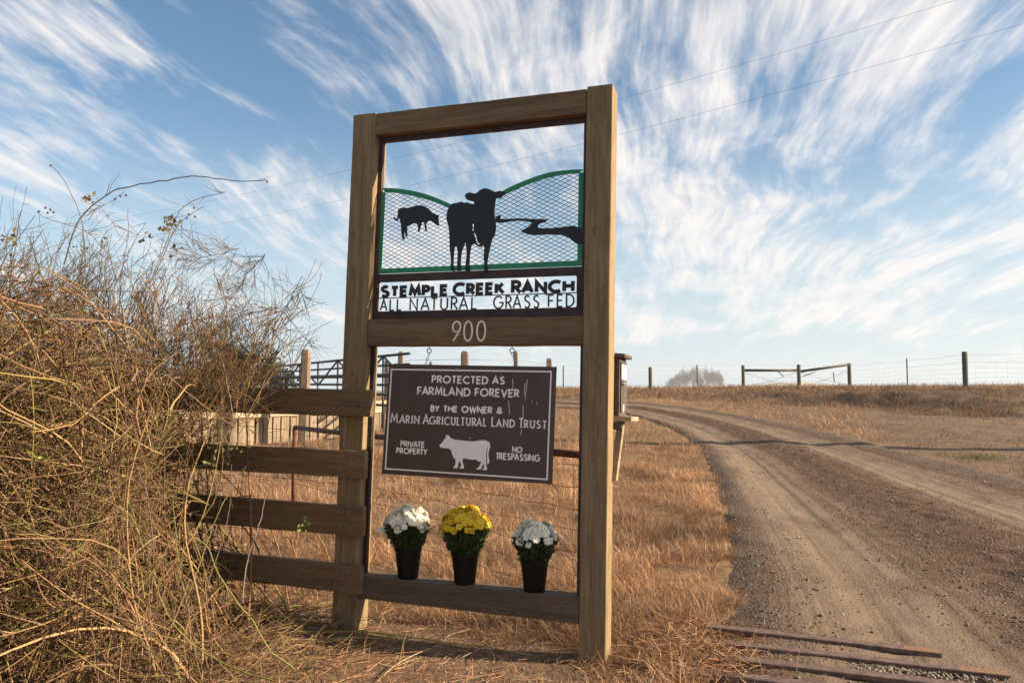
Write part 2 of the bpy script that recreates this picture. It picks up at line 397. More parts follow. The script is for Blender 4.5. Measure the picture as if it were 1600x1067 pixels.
def ground_mat():
    m, nt, b, L = mat_new('dry_ground'); N = nt.nodes.new
    tc = N('ShaderNodeTexCoord')
    def ns(s, det, rough, sc=(1, 1, 1), dist=0.):
        mp = N('ShaderNodeMapping'); mp.inputs['Scale'].default_value = sc; L.new(tc.outputs['Object'], mp.inputs[0])
        n = N('ShaderNodeTexNoise'); n.inputs['Scale'].default_value = s; n.inputs['Detail'].default_value = det
        n.inputs['Roughness'].default_value = rough; n.inputs['Distortion'].default_value = dist; L.new(mp.outputs[0], n.inputs['Vector']); return n.outputs[0]
    def ramp(v, st):
        r = N('ShaderNodeValToRGB'); e = r.color_ramp.elements
        e[0].position, e[0].color = st[0][0], (*st[0][1], 1); e[1].position, e[1].color = st[-1][0], (*st[-1][1], 1)
        for p, c in st[1:-1]: k = e.new(p); k.color = (*c, 1)
        L.new(v, r.inputs[0]); return r.outputs[0]
    def mix(f, a, c):
        n = N('ShaderNodeMix'); n.data_type = 'RGBA'; L.new(f, n.inputs[0]); L.new(a, n.inputs[6]); L.new(c, n.inputs[7]); return n.outputs[2]
    def mr(v, a, c, lo=0., hi=1.):
        n = N('ShaderNodeMapRange'); n.interpolation_type = 'SMOOTHSTEP'; L.new(v, n.inputs[0])
        for i, q in enumerate((a, c, lo, hi)): n.inputs[i + 1].default_value = q
        return n.outputs[0]
    big = ns(.55, 4, .6); mid = ns(4.5, 6, .65, dist=.6); fine = ns(45, 6, .7); str_ = ns(26, 6, .75, (1, 1, 1), 1.5)
    straw = ramp(str_, [(.32, (.095, .052, .025)), (.5, (.23, .135, .062)), (.68, (.42, .27, .14))])
    soil = ramp(fine, [(.3, (.085, .050, .030)), (.55, (.165, .105, .066)), (.75, (.24, .16, .105))])
    f = mr(mid, .40, .60)
    c = mix(f, soil, straw)
    # bare trampled soil in front of the sign and beyond the road's right edge
    sp = N('ShaderNodeSeparateXYZ'); L.new(tc.outputs['Object'], sp.inputs[0])
    near = mr(sp.outputs[1], 4.2, 5.0, 1., 0.)
    nb = N('ShaderNodeMath'); nb.operation = 'MULTIPLY'; L.new(near, nb.inputs[0]); L.new(mr(big, .30, .5, .6, 1.), nb.inputs[1])
    c = mix(nb.outputs[0], c, soil)
    dirt = mix(mr(ns(2.2, 6, .7), .48, .70), ramp(fine, [(.3, (.075, .048, .032)), (.55, (.15, .10, .068)), (.75, (.24, .17, .12))]), straw)
    dull = N('ShaderNodeMix'); dull.data_type = 'RGBA'; L.new(c, dull.inputs[6]); L.new(dirt, dull.inputs[7])
    xx = mr(sp.outputs[0], 6.0, 7.5); L.new(xx, dull.inputs[0])
    L.new(dull.outputs[2], b.inputs['Base Color'])
    bp = N('ShaderNodeBump'); bp.inputs['Strength'].default_value = .8; bp.inputs['Distance'].default_value = .015
    ad = N('ShaderNodeMath'); ad.operation = 'MULTIPLY_ADD'; L.new(fine, ad.inputs[0]); ad.inputs[1].default_value = .4; L.new(mid, ad.inputs[2])
    L.new(ad.outputs[0], bp.inputs['Height']); L.new(bp.outputs[0], b.inputs['Normal'])
    b.inputs['Roughness'].default_value = .95; b.inputs['Specular IOR Level'].default_value = .15
    return m
M_ground = ground_mat()

def road_mat():
    m, nt, b, L = mat_new('road_gravel'); N = nt.nodes.new
    tc = N('ShaderNodeTexCoord'); uv = N('ShaderNodeAttribute'); uv.attribute_name = 'tint'
    sp = N('ShaderNodeSeparateXYZ'); L.new(uv.outputs['Vector'], sp.inputs[0]); T, S = sp.outputs[0], sp.outputs[1]
    def ns(s, det, rough, sc=(1, 1, 1), src=None, dist=0.):
        mp = N('ShaderNodeMapping'); mp.inputs['Scale'].default_value = sc; L.new(src or tc.outputs['Object'], mp.inputs[0])
        n = N('ShaderNodeTexNoise'); n.inputs['Scale'].default_value = s; n.inputs['Detail'].default_value = det
        n.inputs['Roughness'].default_value = rough; n.inputs['Distortion'].default_value = dist; L.new(mp.outputs[0], n.inputs['Vector']); return n.outputs[0]
    def op(o, a, c, cl=False):
        n = N('ShaderNodeMath'); n.operation = o; n.use_clamp = cl
        for i, v in enumerate((a, c)):
            if isinstance(v, (int, float)): n.inputs[i].default_value = v
            else: L.new(v, n.inputs[i])
        return n.outputs[0]
    def mr(v, a, c, lo=0., hi=1.):
        n = N('ShaderNodeMapRange'); n.interpolation_type = 'SMOOTHSTEP'; L.new(v, n.inputs[0])
        for i, q in enumerate((a, c, lo, hi)): n.inputs[i + 1].default_value = q
        return n.outputs[0]
    def mix(f, a, c):
        n = N('ShaderNodeMix'); n.data_type = 'RGBA'
        (L.new(f, n.inputs[0]) if not isinstance(f, float) else setattr(n.inputs[0], 'default_value', f))
        for i, v in ((6, a), (7, c)):
            if isinstance(v, tuple): n.inputs[i].default_value = (*v, 1)
            else: L.new(v, n.inputs[i])
        return n.outputs[2]
    wob = ns(1.1, 3, .6); wt = op('ADD', T, op('MULTIPLY', op('SUBTRACT', wob, .5), .10))
    def band(c0, w, soft):
        d = op('ABSOLUTE', op('SUBTRACT', wt, c0), 0.); return mr(d, w, w + soft, 1., 0.)
    fine = ns(60, 6, .75); mid = ns(9, 5, .65); big = ns(1.6, 4, .6)
    # wheel streaks run along the road: noise stretched in road coordinates
    streak = ns(1, 6, .6, (34, 1.0, 1), uv.outputs['Vector'], .4)
    peb = N('ShaderNodeTexVoronoi'); peb.inputs['Scale'].default_value = 42; L.new(tc.outputs['Object'], peb.inputs['Vector'])
    pr = N('ShaderNodeMapRange'); L.new(peb.outputs['Color'], pr.inputs[0]); pr.inputs[3].default_value = .7; pr.inputs[4].default_value = 1.2
    rd = N('ShaderNodeValToRGB'); e = rd.color_ramp.elements
    e[0].position, e[0].color = .3, (.085, .052, .034, 1); e[1].position, e[1].color = .75, (.23, .155, .105, 1); k = e.new(.5); k.color = (.145, .093, .062, 1)
    L.new(fine, rd.inputs[0])
    dust = mix(mr(streak, .35, .65), (.165, .115, .080), (.26, .187, .132))
    grey = mix(mr(fine, .35, .65), (.105, .08, .066), (.25, .20, .165))
    dark = mix(mr(fine, .35, .7), (.045, .024, .015), (.145, .086, .055))
    c = mix(mr(mid, .35, .65), rd.outputs[0], dark)
    c = mix(op('MULTIPLY', op('MULTIPLY', band(.93, .02, .09), mr(mid, .3, .6)), mr(big, .3, .6, .25, .8)), c, grey)
    c = mix(op('MULTIPLY', op('MULTIPLY', band(.035, .01, .07), mr(mid, .3, .6)), mr(big, .35, .6, .0, .55)), c, grey)
    c = mix(op('MULTIPLY', op('MULTIPLY', band(.47, .03, .14), mr(S, .05, .5, 1., .35)), .85), c, dark)
    tr = op('MAXIMUM', band(.20, .07, .09), op('MULTIPLY', band(.68, .06, .10), mr(S, .03, .12)))
    tr = op('MULTIPLY', tr, mr(streak, .30, .52, .35, 1.))
    tr = op('MULTIPLY', tr, mr(big, .3, .55, .55, 1.))
    c = mix(tr, c, dust)
    pm = N('ShaderNodeVectorMath'); pm.operation = 'SCALE'; L.new(c, pm.inputs[0]); L.new(pr.outputs[0], pm.inputs['Scale'])
    c = mix(op('SUBTRACT', .75, op('MULTIPLY', tr, .5)), c, pm.outputs[0])
    L.new(c, b.inputs['Base Color'])
    bp = N('ShaderNodeBump'); bp.inputs['Strength'].default_value = 1.0; bp.inputs['Distance'].default_value = .02
    hh = op('ADD', op('MULTIPLY', fine, .8), op('MULTIPLY', mr(peb.outputs['Distance'], 0, .6, 1, 0), op('SUBTRACT', .9, op('MULTIPLY', tr, .7))))
    hh = op('ADD', hh, op('MULTIPLY', streak, .5))
    L.new(hh, bp.inputs['Height']); L.new(bp.outputs[0], b.inputs['Normal'])
    b.inputs['Roughness'].default_value = .95; b.inputs['Specular IOR Level'].default_value = .15
    return m
M_road = road_mat()

def seg(*a):
    o = [np.linspace(*a[0])]
    for s in a[1:]: o.append(np.linspace(*s)[1:])
    return np.concatenate(o)
xs = seg((-900, -200, 12), (-200, -40, 16), (-40, -10, 30), (-10, 14, 180), (14, 40, 60), (40, 200, 16), (200, 900, 12))
ys = seg((-300, -40, 8), (-40, 0, 10), (0, 12, 90), (12, 45, 150), (45, 120, 30), (120, 900, 40))
ground = grid_mesh('ground', xs, ys, M_ground)
tag(ground, kind='structure')
# road sheet with ruts
NS, NT = 760, 120
Lc, Rc = crom(RL, NS), crom(RR, NS)
tt = np.linspace(-.03, 1.03, NT)
P = Lc[:, None] * (1 - tt)[None, :, None] + Rc[:, None] * tt[None, :, None]
edge = (fbm(np.arange(NS) * .09, np.zeros(NS), 4, 5) - .5)
P[:, :8, 0] += (edge * .22)[:, None] * np.linspace(1, 0, 8)[None]
rut = -.025 * np.exp(-((tt - .20) / .06) ** 2) - .03 * np.exp(-((tt - .68) / .06) ** 2) + .03 * np.exp(-((tt - .46) / .09) ** 2) + .015 * np.exp(-((tt - .92) / .05) ** 2)
Z = terrain(P[..., 0], P[..., 1]) + .045 + rut[None] + (fbm(P[..., 0] * 5, P[..., 1] * 5, 4, 31) - .5) * .03
Z += ((fbm(P[..., 0] * 9, P[..., 1] * 9, 3, 77) - .5) * .05) * np.exp(-((tt - .47) / .12) ** 2)[None]
lip = np.clip(np.minimum((tt + .03) / .10, (1.03 - tt) / .08), 0, 1); lip = lip * lip * (3 - 2 * lip); Z -= (1 - lip)[None] * .075
Z -= (.012 * ss(.2, 0, np.abs(P[..., 1] - 3.95) - .45))
for ex, ey in ((2.20, 4.03), (2.37, 3.74)):       # soil drifted over the ends of the old rails
    Z += .014 * np.exp(-(((P[..., 0] - ex - .05) / .17) ** 2 + ((P[..., 1] - ey) / .12) ** 2))
ii = np.arange(NS * NT).reshape(NS, NT)
F = np.stack([ii[:-1, :-1], ii[:-1, 1:], ii[1:, 1:], ii[1:, :-1]], -1).reshape(-1, 4)
sarc = np.linspace(0, 1, NS) ** 1.0
CC = np.stack([np.broadcast_to(tt, (NS, NT)), np.broadcast_to(sarc[:, None] * 2, (NS, NT)), np.zeros((NS, NT))], -1)
road = fast_mesh('gravel_road', np.concatenate([P, Z[..., None]], -1).reshape(-1, 3), F, M_road, None, CC.reshape(-1, 3), True)
tag(road, kind='structure')
_P = P; _Z = Z
def road_z(s, t):
    i = np.clip((s * (NS - 1)).astype(int), 0, NS - 1); j = np.clip(((t + .03) / 1.06 * (NT - 1)).astype(int), 0, NT - 1)
    return _P[i, j, 0], _P[i, j, 1], _Z[i, j]

# distant low hill
def hill(name, cx, cy, rx, ry, h, mat, z0):
    n = 48; m = 10; vs = [(cx, cy, z0 + h)]; fs = []
    for j in range(1, m + 1):
        for i in range(n):
            a = 2 * math.pi * i / n; r = j / m
            vs.append((cx + rx * r * math.cos(a), cy + ry * r * math.sin(a), z0 + h * (math.cos(r * math.pi) * .5 + .5) * (1 + .15 * math.sin(3 * a + 1)) - (.5 if j == m else 0)))
    for i in range(n): fs.append((0, 1 + i, 1 + (i + 1) % n))
    for j in range(m - 1):
        for i in range(n):
            a = 1 + j * n + i; b_ = 1 + j * n + (i + 1) % n; fs.append((a, a + n, b_ + n, b_))
    o = pydata(name, vs, fs, mat, None, True); tag(o, kind='structure'); return o
M_hill = simple('far_dry_hill', (.42, .33, .22), .95, noise=.3, scale=.02, bump=0)
hill('hill', 235, 640, 95, 120, 11.6, M_hill, -7)
hill('hill', -330, 560, 260, 120, 17, M_hill, -8)

# air: one closed box of thin pale haze
hm = bpy.data.materials.new('haze'); hm.use_nodes = True; hn = hm.node_tree; hn.nodes.clear()
ho = hn.nodes.new('ShaderNodeOutputMaterial'); hv = hn.nodes.new('ShaderNodeVolumePrincipled'); hv.inputs['Color'].default_value = (.93, .95, 1, 1)
hv.inputs['Density'].default_value = .0005; hv.inputs['Anisotropy'].default_value = .2; hn.links.new(hv.outputs[0], ho.inputs['Volume'])
hz = part('haze', box_bm(-905, 905, -305, 905, -14, 24, bev=0), hm); tag(hz, 'thin pale haze over the whole valley', kind='stuff')
COW=[[.4775,2.5038],[.4625,2.4801],[.4553,2.4609],[.4549,2.4264],[.4626,2.4013],[.4727,2.3663],[.4778,2.3072],[.4805,2.2582],[.4926,2.1797],[.4894,2.1506],[.4946,2.1213],[.5155,2.1166],[.5092,2.1499],[.5085,2.2033],[.512,2.2543],[.5186,2.2613],[.526,2.2561],[.5315,2.2315],[.5308,2.1587],[.5294,2.12],[.5569,2.119],[.5529,2.1482],[.5542,2.2014],[.5593,2.2375],[.5714,2.2636],[.5769,2.2852],[.5836,2.2534],[.5875,2.2096],[.5816,2.1519],[.5837,2.119],[.6125,2.116],[.6072,2.1557],[.6076,2.2087],[.6131,2.2472],[.6191,2.2701],[.6355,2.2703],[.6511,2.2589],[.6641,2.252],[.6768,2.2514],[.6866,2.2639],[.6932,2.2482],[.6913,2.1907],[.6978,2.1425],[.6946,2.1116],[.7224,2.1091],[.7152,2.1514],[.719,2.1943],[.7301,2.2465],[.739,2.2892],[.7559,2.3172],[.7622,2.36],[.7587,2.3987],[.7504,2.4233],[.7495,2.4571],[.7532,2.5052],[.7577,2.5266],[.7704,2.5234],[.7829,2.5249],[.7977,2.536],[.8125,2.5456],[.8071,2.5594],[.7792,2.5687],[.7491,2.5626],[.7285,2.5748],[.7079,2.585],[.6848,2.5896],[.6645,2.5842],[.6469,2.5733],[.6318,2.5622],[.6136,2.5659],[.5953,2.5721],[.5773,2.5684],[.5656,2.5594],[.5677,2.5446],[.5811,2.5289],[.6021,2.5211],[.6202,2.5175],[.6259,2.5015],[.6025,2.5064],[.5816,2.5152],[.5609,2.5131],[.5476,2.5214],[.519,2.5169],[.4877,2.513]]
SLIT1=[[.6154,2.3901],[.6258,2.3871],[.6274,2.3675],[.6249,2.3473],[.6177,2.3487],[.6212,2.3679]]
SLIT2=[[.6264,2.3336],[.6355,2.3351],[.6444,2.3133],[.6515,2.2816],[.6692,2.2686],[.6622,2.2632],[.6476,2.2735],[.6397,2.2991]]
COW2=[[.1419,2.5006],[.1573,2.5095],[.1951,2.5076],[.2264,2.5079],[.2448,2.5136],[.2633,2.5187],[.3037,2.5143],[.3383,2.4938],[.3701,2.4634],[.3949,2.4517],[.4084,2.4486],[.4046,2.4358],[.4071,2.4159],[.4122,2.3902],[.4033,2.3867],[.3783,2.4034],[.3595,2.4186],[.3411,2.4197],[.3281,2.4063],[.33,2.3863],[.3335,2.3589],[.3237,2.3594],[.3136,2.4145],[.2995,2.4136],[.293,2.3883],[.285,2.3558],[.2743,2.362],[.2776,2.3892],[.2644,2.4099],[.2426,2.4112],[.2243,2.4008],[.207,2.3977],[.2073,2.3588],[.2095,2.3347],[.197,2.3353],[.1921,2.3625],[.1867,2.357],[.1926,2.3207],[.1776,2.3203],[.1684,2.3609],[.1646,2.407],[.1537,2.4422],[.1482,2.454],[.1457,2.4369],[.1365,2.4305],[.121,2.4395],[.111,2.4516],[.1152,2.4572],[.1315,2.4464],[.1395,2.4517],[.1399,2.4719]]
CREEK=[[.7553,2.4277],[.7637,2.4207],[.7737,2.4292],[.7874,2.4258],[.7859,2.4063],[.8321,2.4035],[.8994,2.4028],[.9528,2.3977],[.9992,2.3923],[1.0386,2.3913],[1.065,2.3833],[1.0456,2.3717],[1.0195,2.3668],[1.0065,2.358],[1.0102,2.3417],[1.0659,2.3374],[1.1436,2.3394],[1.2075,2.3447],[1.2331,2.3357],[1.2619,2.3203],[1.2631,2.2401],[1.2283,2.2418],[1.2026,2.2606],[1.1831,2.2818],[1.1444,2.2951],[1.0666,2.303],[1.0012,2.3026],[.9549,2.3076],[.9045,2.3283],[.9342,2.3427],[.9603,2.3586],[.9719,2.3721],[.9465,2.3826],[.9131,2.3891],[.8527,2.3893],[.819,2.3848],[.7749,2.3834],[.7575,2.3949]]
GL=[[.0308,2.6391],[.0694,2.6369],[.1143,2.6313],[.1589,2.6245],[.2097,2.6128],[.2601,2.6005],[.3041,2.5865],[.354,2.5681],[.3975,2.5497],[.4407,2.5298],[.4836,2.5094]]
GLI=[[.0513,2.6113],[.0833,2.6096],[.1218,2.6034],[.1664,2.5944],[.2108,2.5838],[.2613,2.5699],[.3115,2.5544],[.3551,2.5383],[.3985,2.5207],[.4416,2.502],[.4846,2.4811]]
GR=[[.7736,2.5589],[.8073,2.5736],[.8342,2.5861],[.8944,2.6077],[.9409,2.6224],[.9806,2.6336],[1.0201,2.6435],[1.0595,2.6507],[1.0986,2.6553],[1.1376,2.6573],[1.1764,2.658],[1.2085,2.6573],[1.2584,2.6533]]
GRI=[[.7946,2.5378],[.8148,2.5482],[.8617,2.5671],[.8951,2.5783],[.9284,2.5895],[.9615,2.5994],[.9945,2.6086],[1.0273,2.6171],[1.06,2.6236],[1.0926,2.6281],[1.1251,2.6313],[1.1574,2.6339],[1.1896,2.6352],[1.2313,2.6345]]
WCOW=[[-.1517,-.1329],[-.1474,-.1269],[-.137,-.1178],[-.1257,-.0999],[-.1155,-.0873],[-.1189,-.0779],[-.1131,-.0756],[-.1097,-.0804],[-.1069,-.0754],[-.1003,-.0771],[-.0986,-.0843],[-.0857,-.0924],[-.0667,-.0997],[-.042,-.0999],[.0012,-.1038],[.0318,-.1042],[.053,-.1024],[.071,-.0974],[.0921,-.095],[.1103,-.0963],[.1257,-.1022],[.1337,-.1118],[.1361,-.1287],[.1316,-.146],[.1275,-.166],[.1315,-.1857],[.1363,-.2024],[.1317,-.2182],[.1227,-.2187],[.124,-.203],[.1206,-.1777],[.1203,-.155],[.1245,-.1378],[.1252,-.1221],[.122,-.1294],[.1183,-.1466],[.1158,-.1609],[.1155,-.178],[.1182,-.2005],[.1184,-.2231],[.1255,-.2425],[.1208,-.2513],[.0998,-.2518],[.1002,-.2481],[.1087,-.2378],[.1048,-.221],[.102,-.2132],[.0989,-.2241],[.0967,-.2384],[.0897,-.2487],[.0687,-.2506],[.0655,-.2471],[.0785,-.2365],[.0866,-.2191],[.0902,-.2013],[.086,-.2072],[.074,-.2089],[.0677,-.2044],[.0597,-.1977],[.0433,-.2014],[.0188,-.1997],[.0034,-.1962],[-.0119,-.1969],[-.0159,-.2071],[-.0102,-.2268],[-.0048,-.2408],[-.0058,-.2494],[-.0272,-.2505],[-.0289,-.2463],[-.0203,-.2359],[-.024,-.2247],[-.034,-.2109],[-.0378,-.2254],[-.0387,-.2368],[-.0395,-.2483],[-.064,-.2496],[-.0658,-.2454],[-.0543,-.2319],[-.0545,-.2033],[-.0656,-.1967],[-.0743,-.1813],[-.0818,-.1586],[-.0948,-.1477],[-.1103,-.1478],[-.1291,-.1458],[-.1448,-.1442],[-.1498,-.1386]]
# ------------------------------------------------------------------ the timber sign frame
def rot3(a, b, c): return Euler((0, 0, a)).to_matrix() @ Euler((b, 0, 0)).to_matrix() @ Euler((0, c, 0)).to_matrix()
FM = Matrix.Translation((-.8832, 4.3968, 0)) @ rot3(-.3318, -.0354, .0131).to_4x4()
def fr(u, v, w): return FM @ Vector((u, w, v))
def fx(u0, u1, v0, v1, w0, w1, **k): return box_bm(u0, u1, w0, w1, v0, v1, **k)
W = 1.2856
frame = empty('timber_gate_frame', mat=FM)
tag(frame, 'tall weathered timber frame of two square posts and three rails holding the ranch signs', 'timber frame')
part('post', fx(-.154, 0, -.35, 3.086, 0, .138, cuts=16, jit=.0025, seed=1, bev=.006), M_post, frame)
part('post', fx(W, W + .14, -.35, 3.093, 0, .138, cuts=16, jit=.0015, seed=2, bev=.006), M_post, frame)
part('top_rail', fx(.0015, W - .0015, 2.947, 3.081, .001, .137, cuts=10, jit=.002, seed=3, bev=.007), M_rail, frame)
part('middle_rail', fx(.0015, W - .0015, 1.694, 1.845, .003, .12, cuts=10, jit=.002, seed=4, bev=.005), M_rail, frame)
part('bottom_rail', fx(.0015, W - .0015, .264, .394, .002, .115, cuts=10, jit=.002, seed=5, bev=.005), M_sill, frame)
for u0, u1, v0, v1 in [(.0005, .026, 1.847, 2.945), (W - .026, W - .0005, 1.847, 2.945), (.0005, .026, .396, 1.692), (W - .026, W - .0005, .396, 1.692)]:
    part('steel_bar', fx(u0, u1, v0, v1, .052, .078, bev=.002), M_blackrust if v0 > 1 else M_black, frame)
part('steel_bar', fx(.0265, W - .0265, 2.918, 2.9445, .052, .078, bev=.002), M_blackrust, frame)
part('steel_bar', fx(.0265, W - .0265, 1.8465, 1.866, .064, .088, bev=.002), M_blackrust, frame)

# ------------------------------------------------------------------ lettering: a stroke alphabet
def arc(cx, cy, rx, ry, a0, a1, n=14):
    return [(cx + rx * math.cos(R_(a0 + (a1 - a0) * i / n)), cy + ry * math.sin(R_(a0 + (a1 - a0) * i / n))) for i in range(n + 1)]
def bez(*P, n=10):
    o = []
    for i in range(n + 1):
        Q = list(P); t = i / n
        while len(Q) > 1: Q = [((1 - t) * a[0] + t * b[0], (1 - t) * a[1] + t * b[1]) for a, b in zip(Q, Q[1:])]
        o.append(Q[0])
    return o
S_ = arc(.28, .745, .235, .255, 35, 180, 8) + bez((.045, .745), (.045, .60), (.18, .55), (.28, .52), (.52, .45), (.54, .27), n=8)[1:] + arc(.28, .265, .26, .265, 0, -150, 8)[1:]
G = {
 'A': (.78, [[(0, 0), (.39, 1), (.78, 0)], [(.13, .33), (.65, .33)]]),
 'B': (.55, [[(0, 0), (0, 1), (.26, 1)] + arc(.26, .76, .22, .24, 90, -90, 8)[1:] + [(0, .52)], [(.26, .52)] + arc(.27, .26, .27, .26, 90, -90, 8)[1:] + [(0, 0)]]),
 'C': (.80, [arc(.5, .5, .5, .5, 50, 310, 20)]),
 'D': (.72, [[(0, 0), (0, 1), (.22, 1)] + arc(.22, .5, .5, .5, 90, -90, 14)[1:] + [(0, 0)]]),
 'E': (.50, [[(.5, 1), (0, 1), (0, 0), (.5, 0)], [(0, .52), (.45, .52)]]),
 'F': (.48, [[(.48, 1), (0, 1), (0, 0)], [(0, .52), (.42, .52)]]),
 'G': (.92, [arc(.5, .5, .5, .5, 45, 345, 20) + [(.98, .48), (.58, .48)]]),
 'H': (.66, [[(0, 0), (0, 1)], [(.66, 0), (.66, 1)], [(0, .52), (.66, .52)]]),
 'I': (.0, [[(0, 0), (0, 1)]]),
 'K': (.60, [[(0, 0), (0, 1)], [(.56, 1), (.03, .45)], [(.17, .60), (.62, 0)]]),
 'L': (.46, [[(0, 1), (0, 0), (.46, 0)]]),
 'M': (.86, [[(0, 0), (.12, 1), (.43, .22), (.74, 1), (.86, 0)]]),
 'N': (.70, [[(0, 0), (0, 1), (.70, 0), (.70, 1)]]),
 'O': (1.0, [arc(.5, .5, .5, .5, 90, 450, 26)]),
 'P': (.50, [[(0, 0), (0, 1), (.24, 1)] + arc(.24, .745, .26, .255, 90, -90, 8)[1:] + [(0, .49)]]),
 'R': (.55, [[(0, 0), (0, 1), (.24, 1)] + arc(.24, .745, .26, .255, 90, -90, 8)[1:] + [(0, .49)], [(.20, .49), (.56, 0)]]),
 'S': (.54, [S_]),
 'T': (.56, [[(0, 1), (.56, 1)], [(.28, 1), (.28, 0)]]),
 'U': (.62, [[(0, 1), (0, .31)] + arc(.31, .31, .31, .31, 180, 360, 12)[1:] + [(.62, 1)]]),
 'V': (.74, [[(0, 1), (.37, 0), (.74, 1)]]),
 'W': (1.08, [[(0, 1), (.28, 0), (.54, .85), (.80, 0), (1.08, 1)]]),
 'X': (.66, [[(0, 0), (.66, 1)], [(0, 1), (.66, 0)]]),
 'Y': (.68, [[(0, 1), (.34, .48), (.68, 1)], [(.34, .48), (.34, 0)]]),
 '&': (.72, [[(.72, 0), (.19, .62)] + arc(.335, .79, .19, .21, 215, -40, 10) + bez((.48, .66), (.36, .5), (.04, .44), (.04, .24), n=6) + arc(.28, .24, .24, .24, 180, 320, 8) + [(.66, .46)]]),
 '9': (.45, [arc(.225, .75, .225, .25, -58, 180, 14) + bez((0, .75), (0, .5), (.12, .44), (.30, .50), n=7)[1:], bez((.45, .75), (.45, .5), (.2, .22), (.03, 0), n=10)]),
 '0': (.48, [arc(.24, .5, .24, .5, 90, 450, 26)]),
}
def strip(poly, h, closed=False):
    """mitred outline left/right points of a polyline of half-width h"""
    P = [Vector(p) for p in poly]; n = len(P); Lf, Rt = [], []
    for i in range(n):
        a = P[i - 1] if i > 0 else (P[n - 2] if closed else None); b = P[i + 1] if i < n - 1 else (P[1] if closed else None)
        d1 = (P[i] - a).normalized() if a is not None else None; d2 = (b - P[i]).normalized() if b is not None else None
        if d1 is None: d1 = d2
        if d2 is None: d2 = d1
        n1 = Vector((-d1.y, d1.x)); n2 = Vector((-d2.y, d2.x)); m = n1 + n2
        if m.length < .2: m = n1.copy(); k = 1
        else: m.normalize(); k = min(1 / max(m.dot(n1), .3), 2.6)
        Lf.append(P[i] + m * h * k); Rt.append(P[i] - m * h * k)
    return Lf, Rt
def strokes_mesh(strokes, h, w0, w1, base_k=0, out=None):
    vs, fs = out if out else ([], [])
    for si, poly in enumerate(strokes):
        if len(poly) < 2: continue
        closed = (Vector(poly[0]) - Vector(poly[-1])).length < 1e-6
        hh = h if not isinstance(h, (list, tuple)) else h[si]
        Lf, Rt = strip(poly, hh, closed); wo = w0 - .00013 * ((si + base_k) % 7); k = len(vs)
        n = len(poly)
        for a, b in zip(Lf, Rt): vs += [(a.x, wo, a.y), (b.x, wo, b.y), (a.x, w1, a.y), (b.x, w1, b.y)]
        for i in range(n - 1):
            q = k + 4 * i
            fs += [(q, q + 1, q + 5, q + 4), (q + 2, q + 6, q + 7, q + 3), (q, q + 4, q + 6, q + 2), (q + 1, q + 3, q + 7, q + 5)]
        if not closed: fs += [(k, k + 2, k + 3, k + 1), (k + 4 * n - 4, k + 4 * n - 3, k + 4 * n - 1, k + 4 * n - 2)]
    return vs, fs
def word(text, u0, u1, v0, v1, h, w0, w1, mat, parent, gap=.24, serif=0., small=1., thin=1., label=None):
    """fit a word between the outer edges u0..u1, v0..v1"""
    H0 = v1 - v0 - 2 * h; adv = []; x = 0
    for i, ch in enumerate(text):
        sc = 1. if i == 0 else small; adv.append((x, sc)); x += G[ch][0] * sc + gap
        if i + 1 < len(text) and (ch + text[i + 1]) in ('LT', 'LA', 'AT', 'TA', 'AV', 'VA', 'TY', 'RT', 'AG', 'RA', 'TR', 'PA', 'AR', 'FA', 'YY', 'LT'): x -= gap * .45
    tot = x - gap; kx = (u1 - u0 - 2 * h) / max(tot, .01); out = ([], []); c = 0
    for (x0, sc), ch in zip(adv, text):
        st = [[(u0 + h + (x0 + p[0] * sc) * kx, v0 + h + p[1] * H0 * sc) for p in s] for s in G[ch][1]]
        strokes_mesh(st, h, w0, w1, c, out); c += len(st)
        if serif:
            sr = []
            for s in G[ch][1]:
                for a, b in ((s[0], s[1]), (s[-1], s[-2])):
                    if (a[1] < .02 or a[1] > .98) and abs(a[0] - b[0]) < abs(a[1] - b[1]) * .7:
                        cx = u0 + h + (x0 + a[0] * sc) * kx; cy = v0 + h + a[1] * H0 * sc
                        sr.append([(cx - serif, cy), (cx + serif, cy)])
            strokes_mesh(sr, h * .5, w0 - .0002, w1, c, out); c += len(sr)
    o = pydata('lettering', out[0], out[1], mat, parent)
    if label: o['label'] = label
    return o

def cutout(name, loops, w0, w1, mat, parent):
    """flat-cut plate: first loop outer, the rest holes; (u,v) outlines with thickness w0..w1"""
    L3 = [[Vector((p[0], p[1], 0)) for p in l] for l in loops]; tris = tessellate_polygon(L3)
    flat = [p for l in L3 for p in l]; n = len(flat)
    vs = [(p.x, w0, p.y) for p in flat] + [(p.x, w1, p.y) for p in flat]
    fs = [tuple(t) for t in tris] + [tuple(i + n for i in t)[::-1] for t in tris]
    k = 0
    for l in L3:
        m = len(l); fs += [(k + i, k + (i + 1) % m, n + k + (i + 1) % m, n + k + i) for i in range(m)]; k += m
    return pydata(name, vs, fs, mat, parent)
def rrect(u0, u1, v0, v1, r, cr=True, ct=True):
    o = []
    for cx, cy, a, f in ((u1 - r, v1 - r, 0, ct), (u0 + r, v1 - r, 90, ct), (u0 + r, v0 + r, 180, cr), (u1 - r, v0 + r, 270, cr)):
        if f: o += arc(cx, cy, r, r, a, a + 90, 5)
        else: o.append(((u1 if cx > (u0 + u1) / 2 else u0), (v1 if cy > (v0 + v1) / 2 else v0)))
    return o

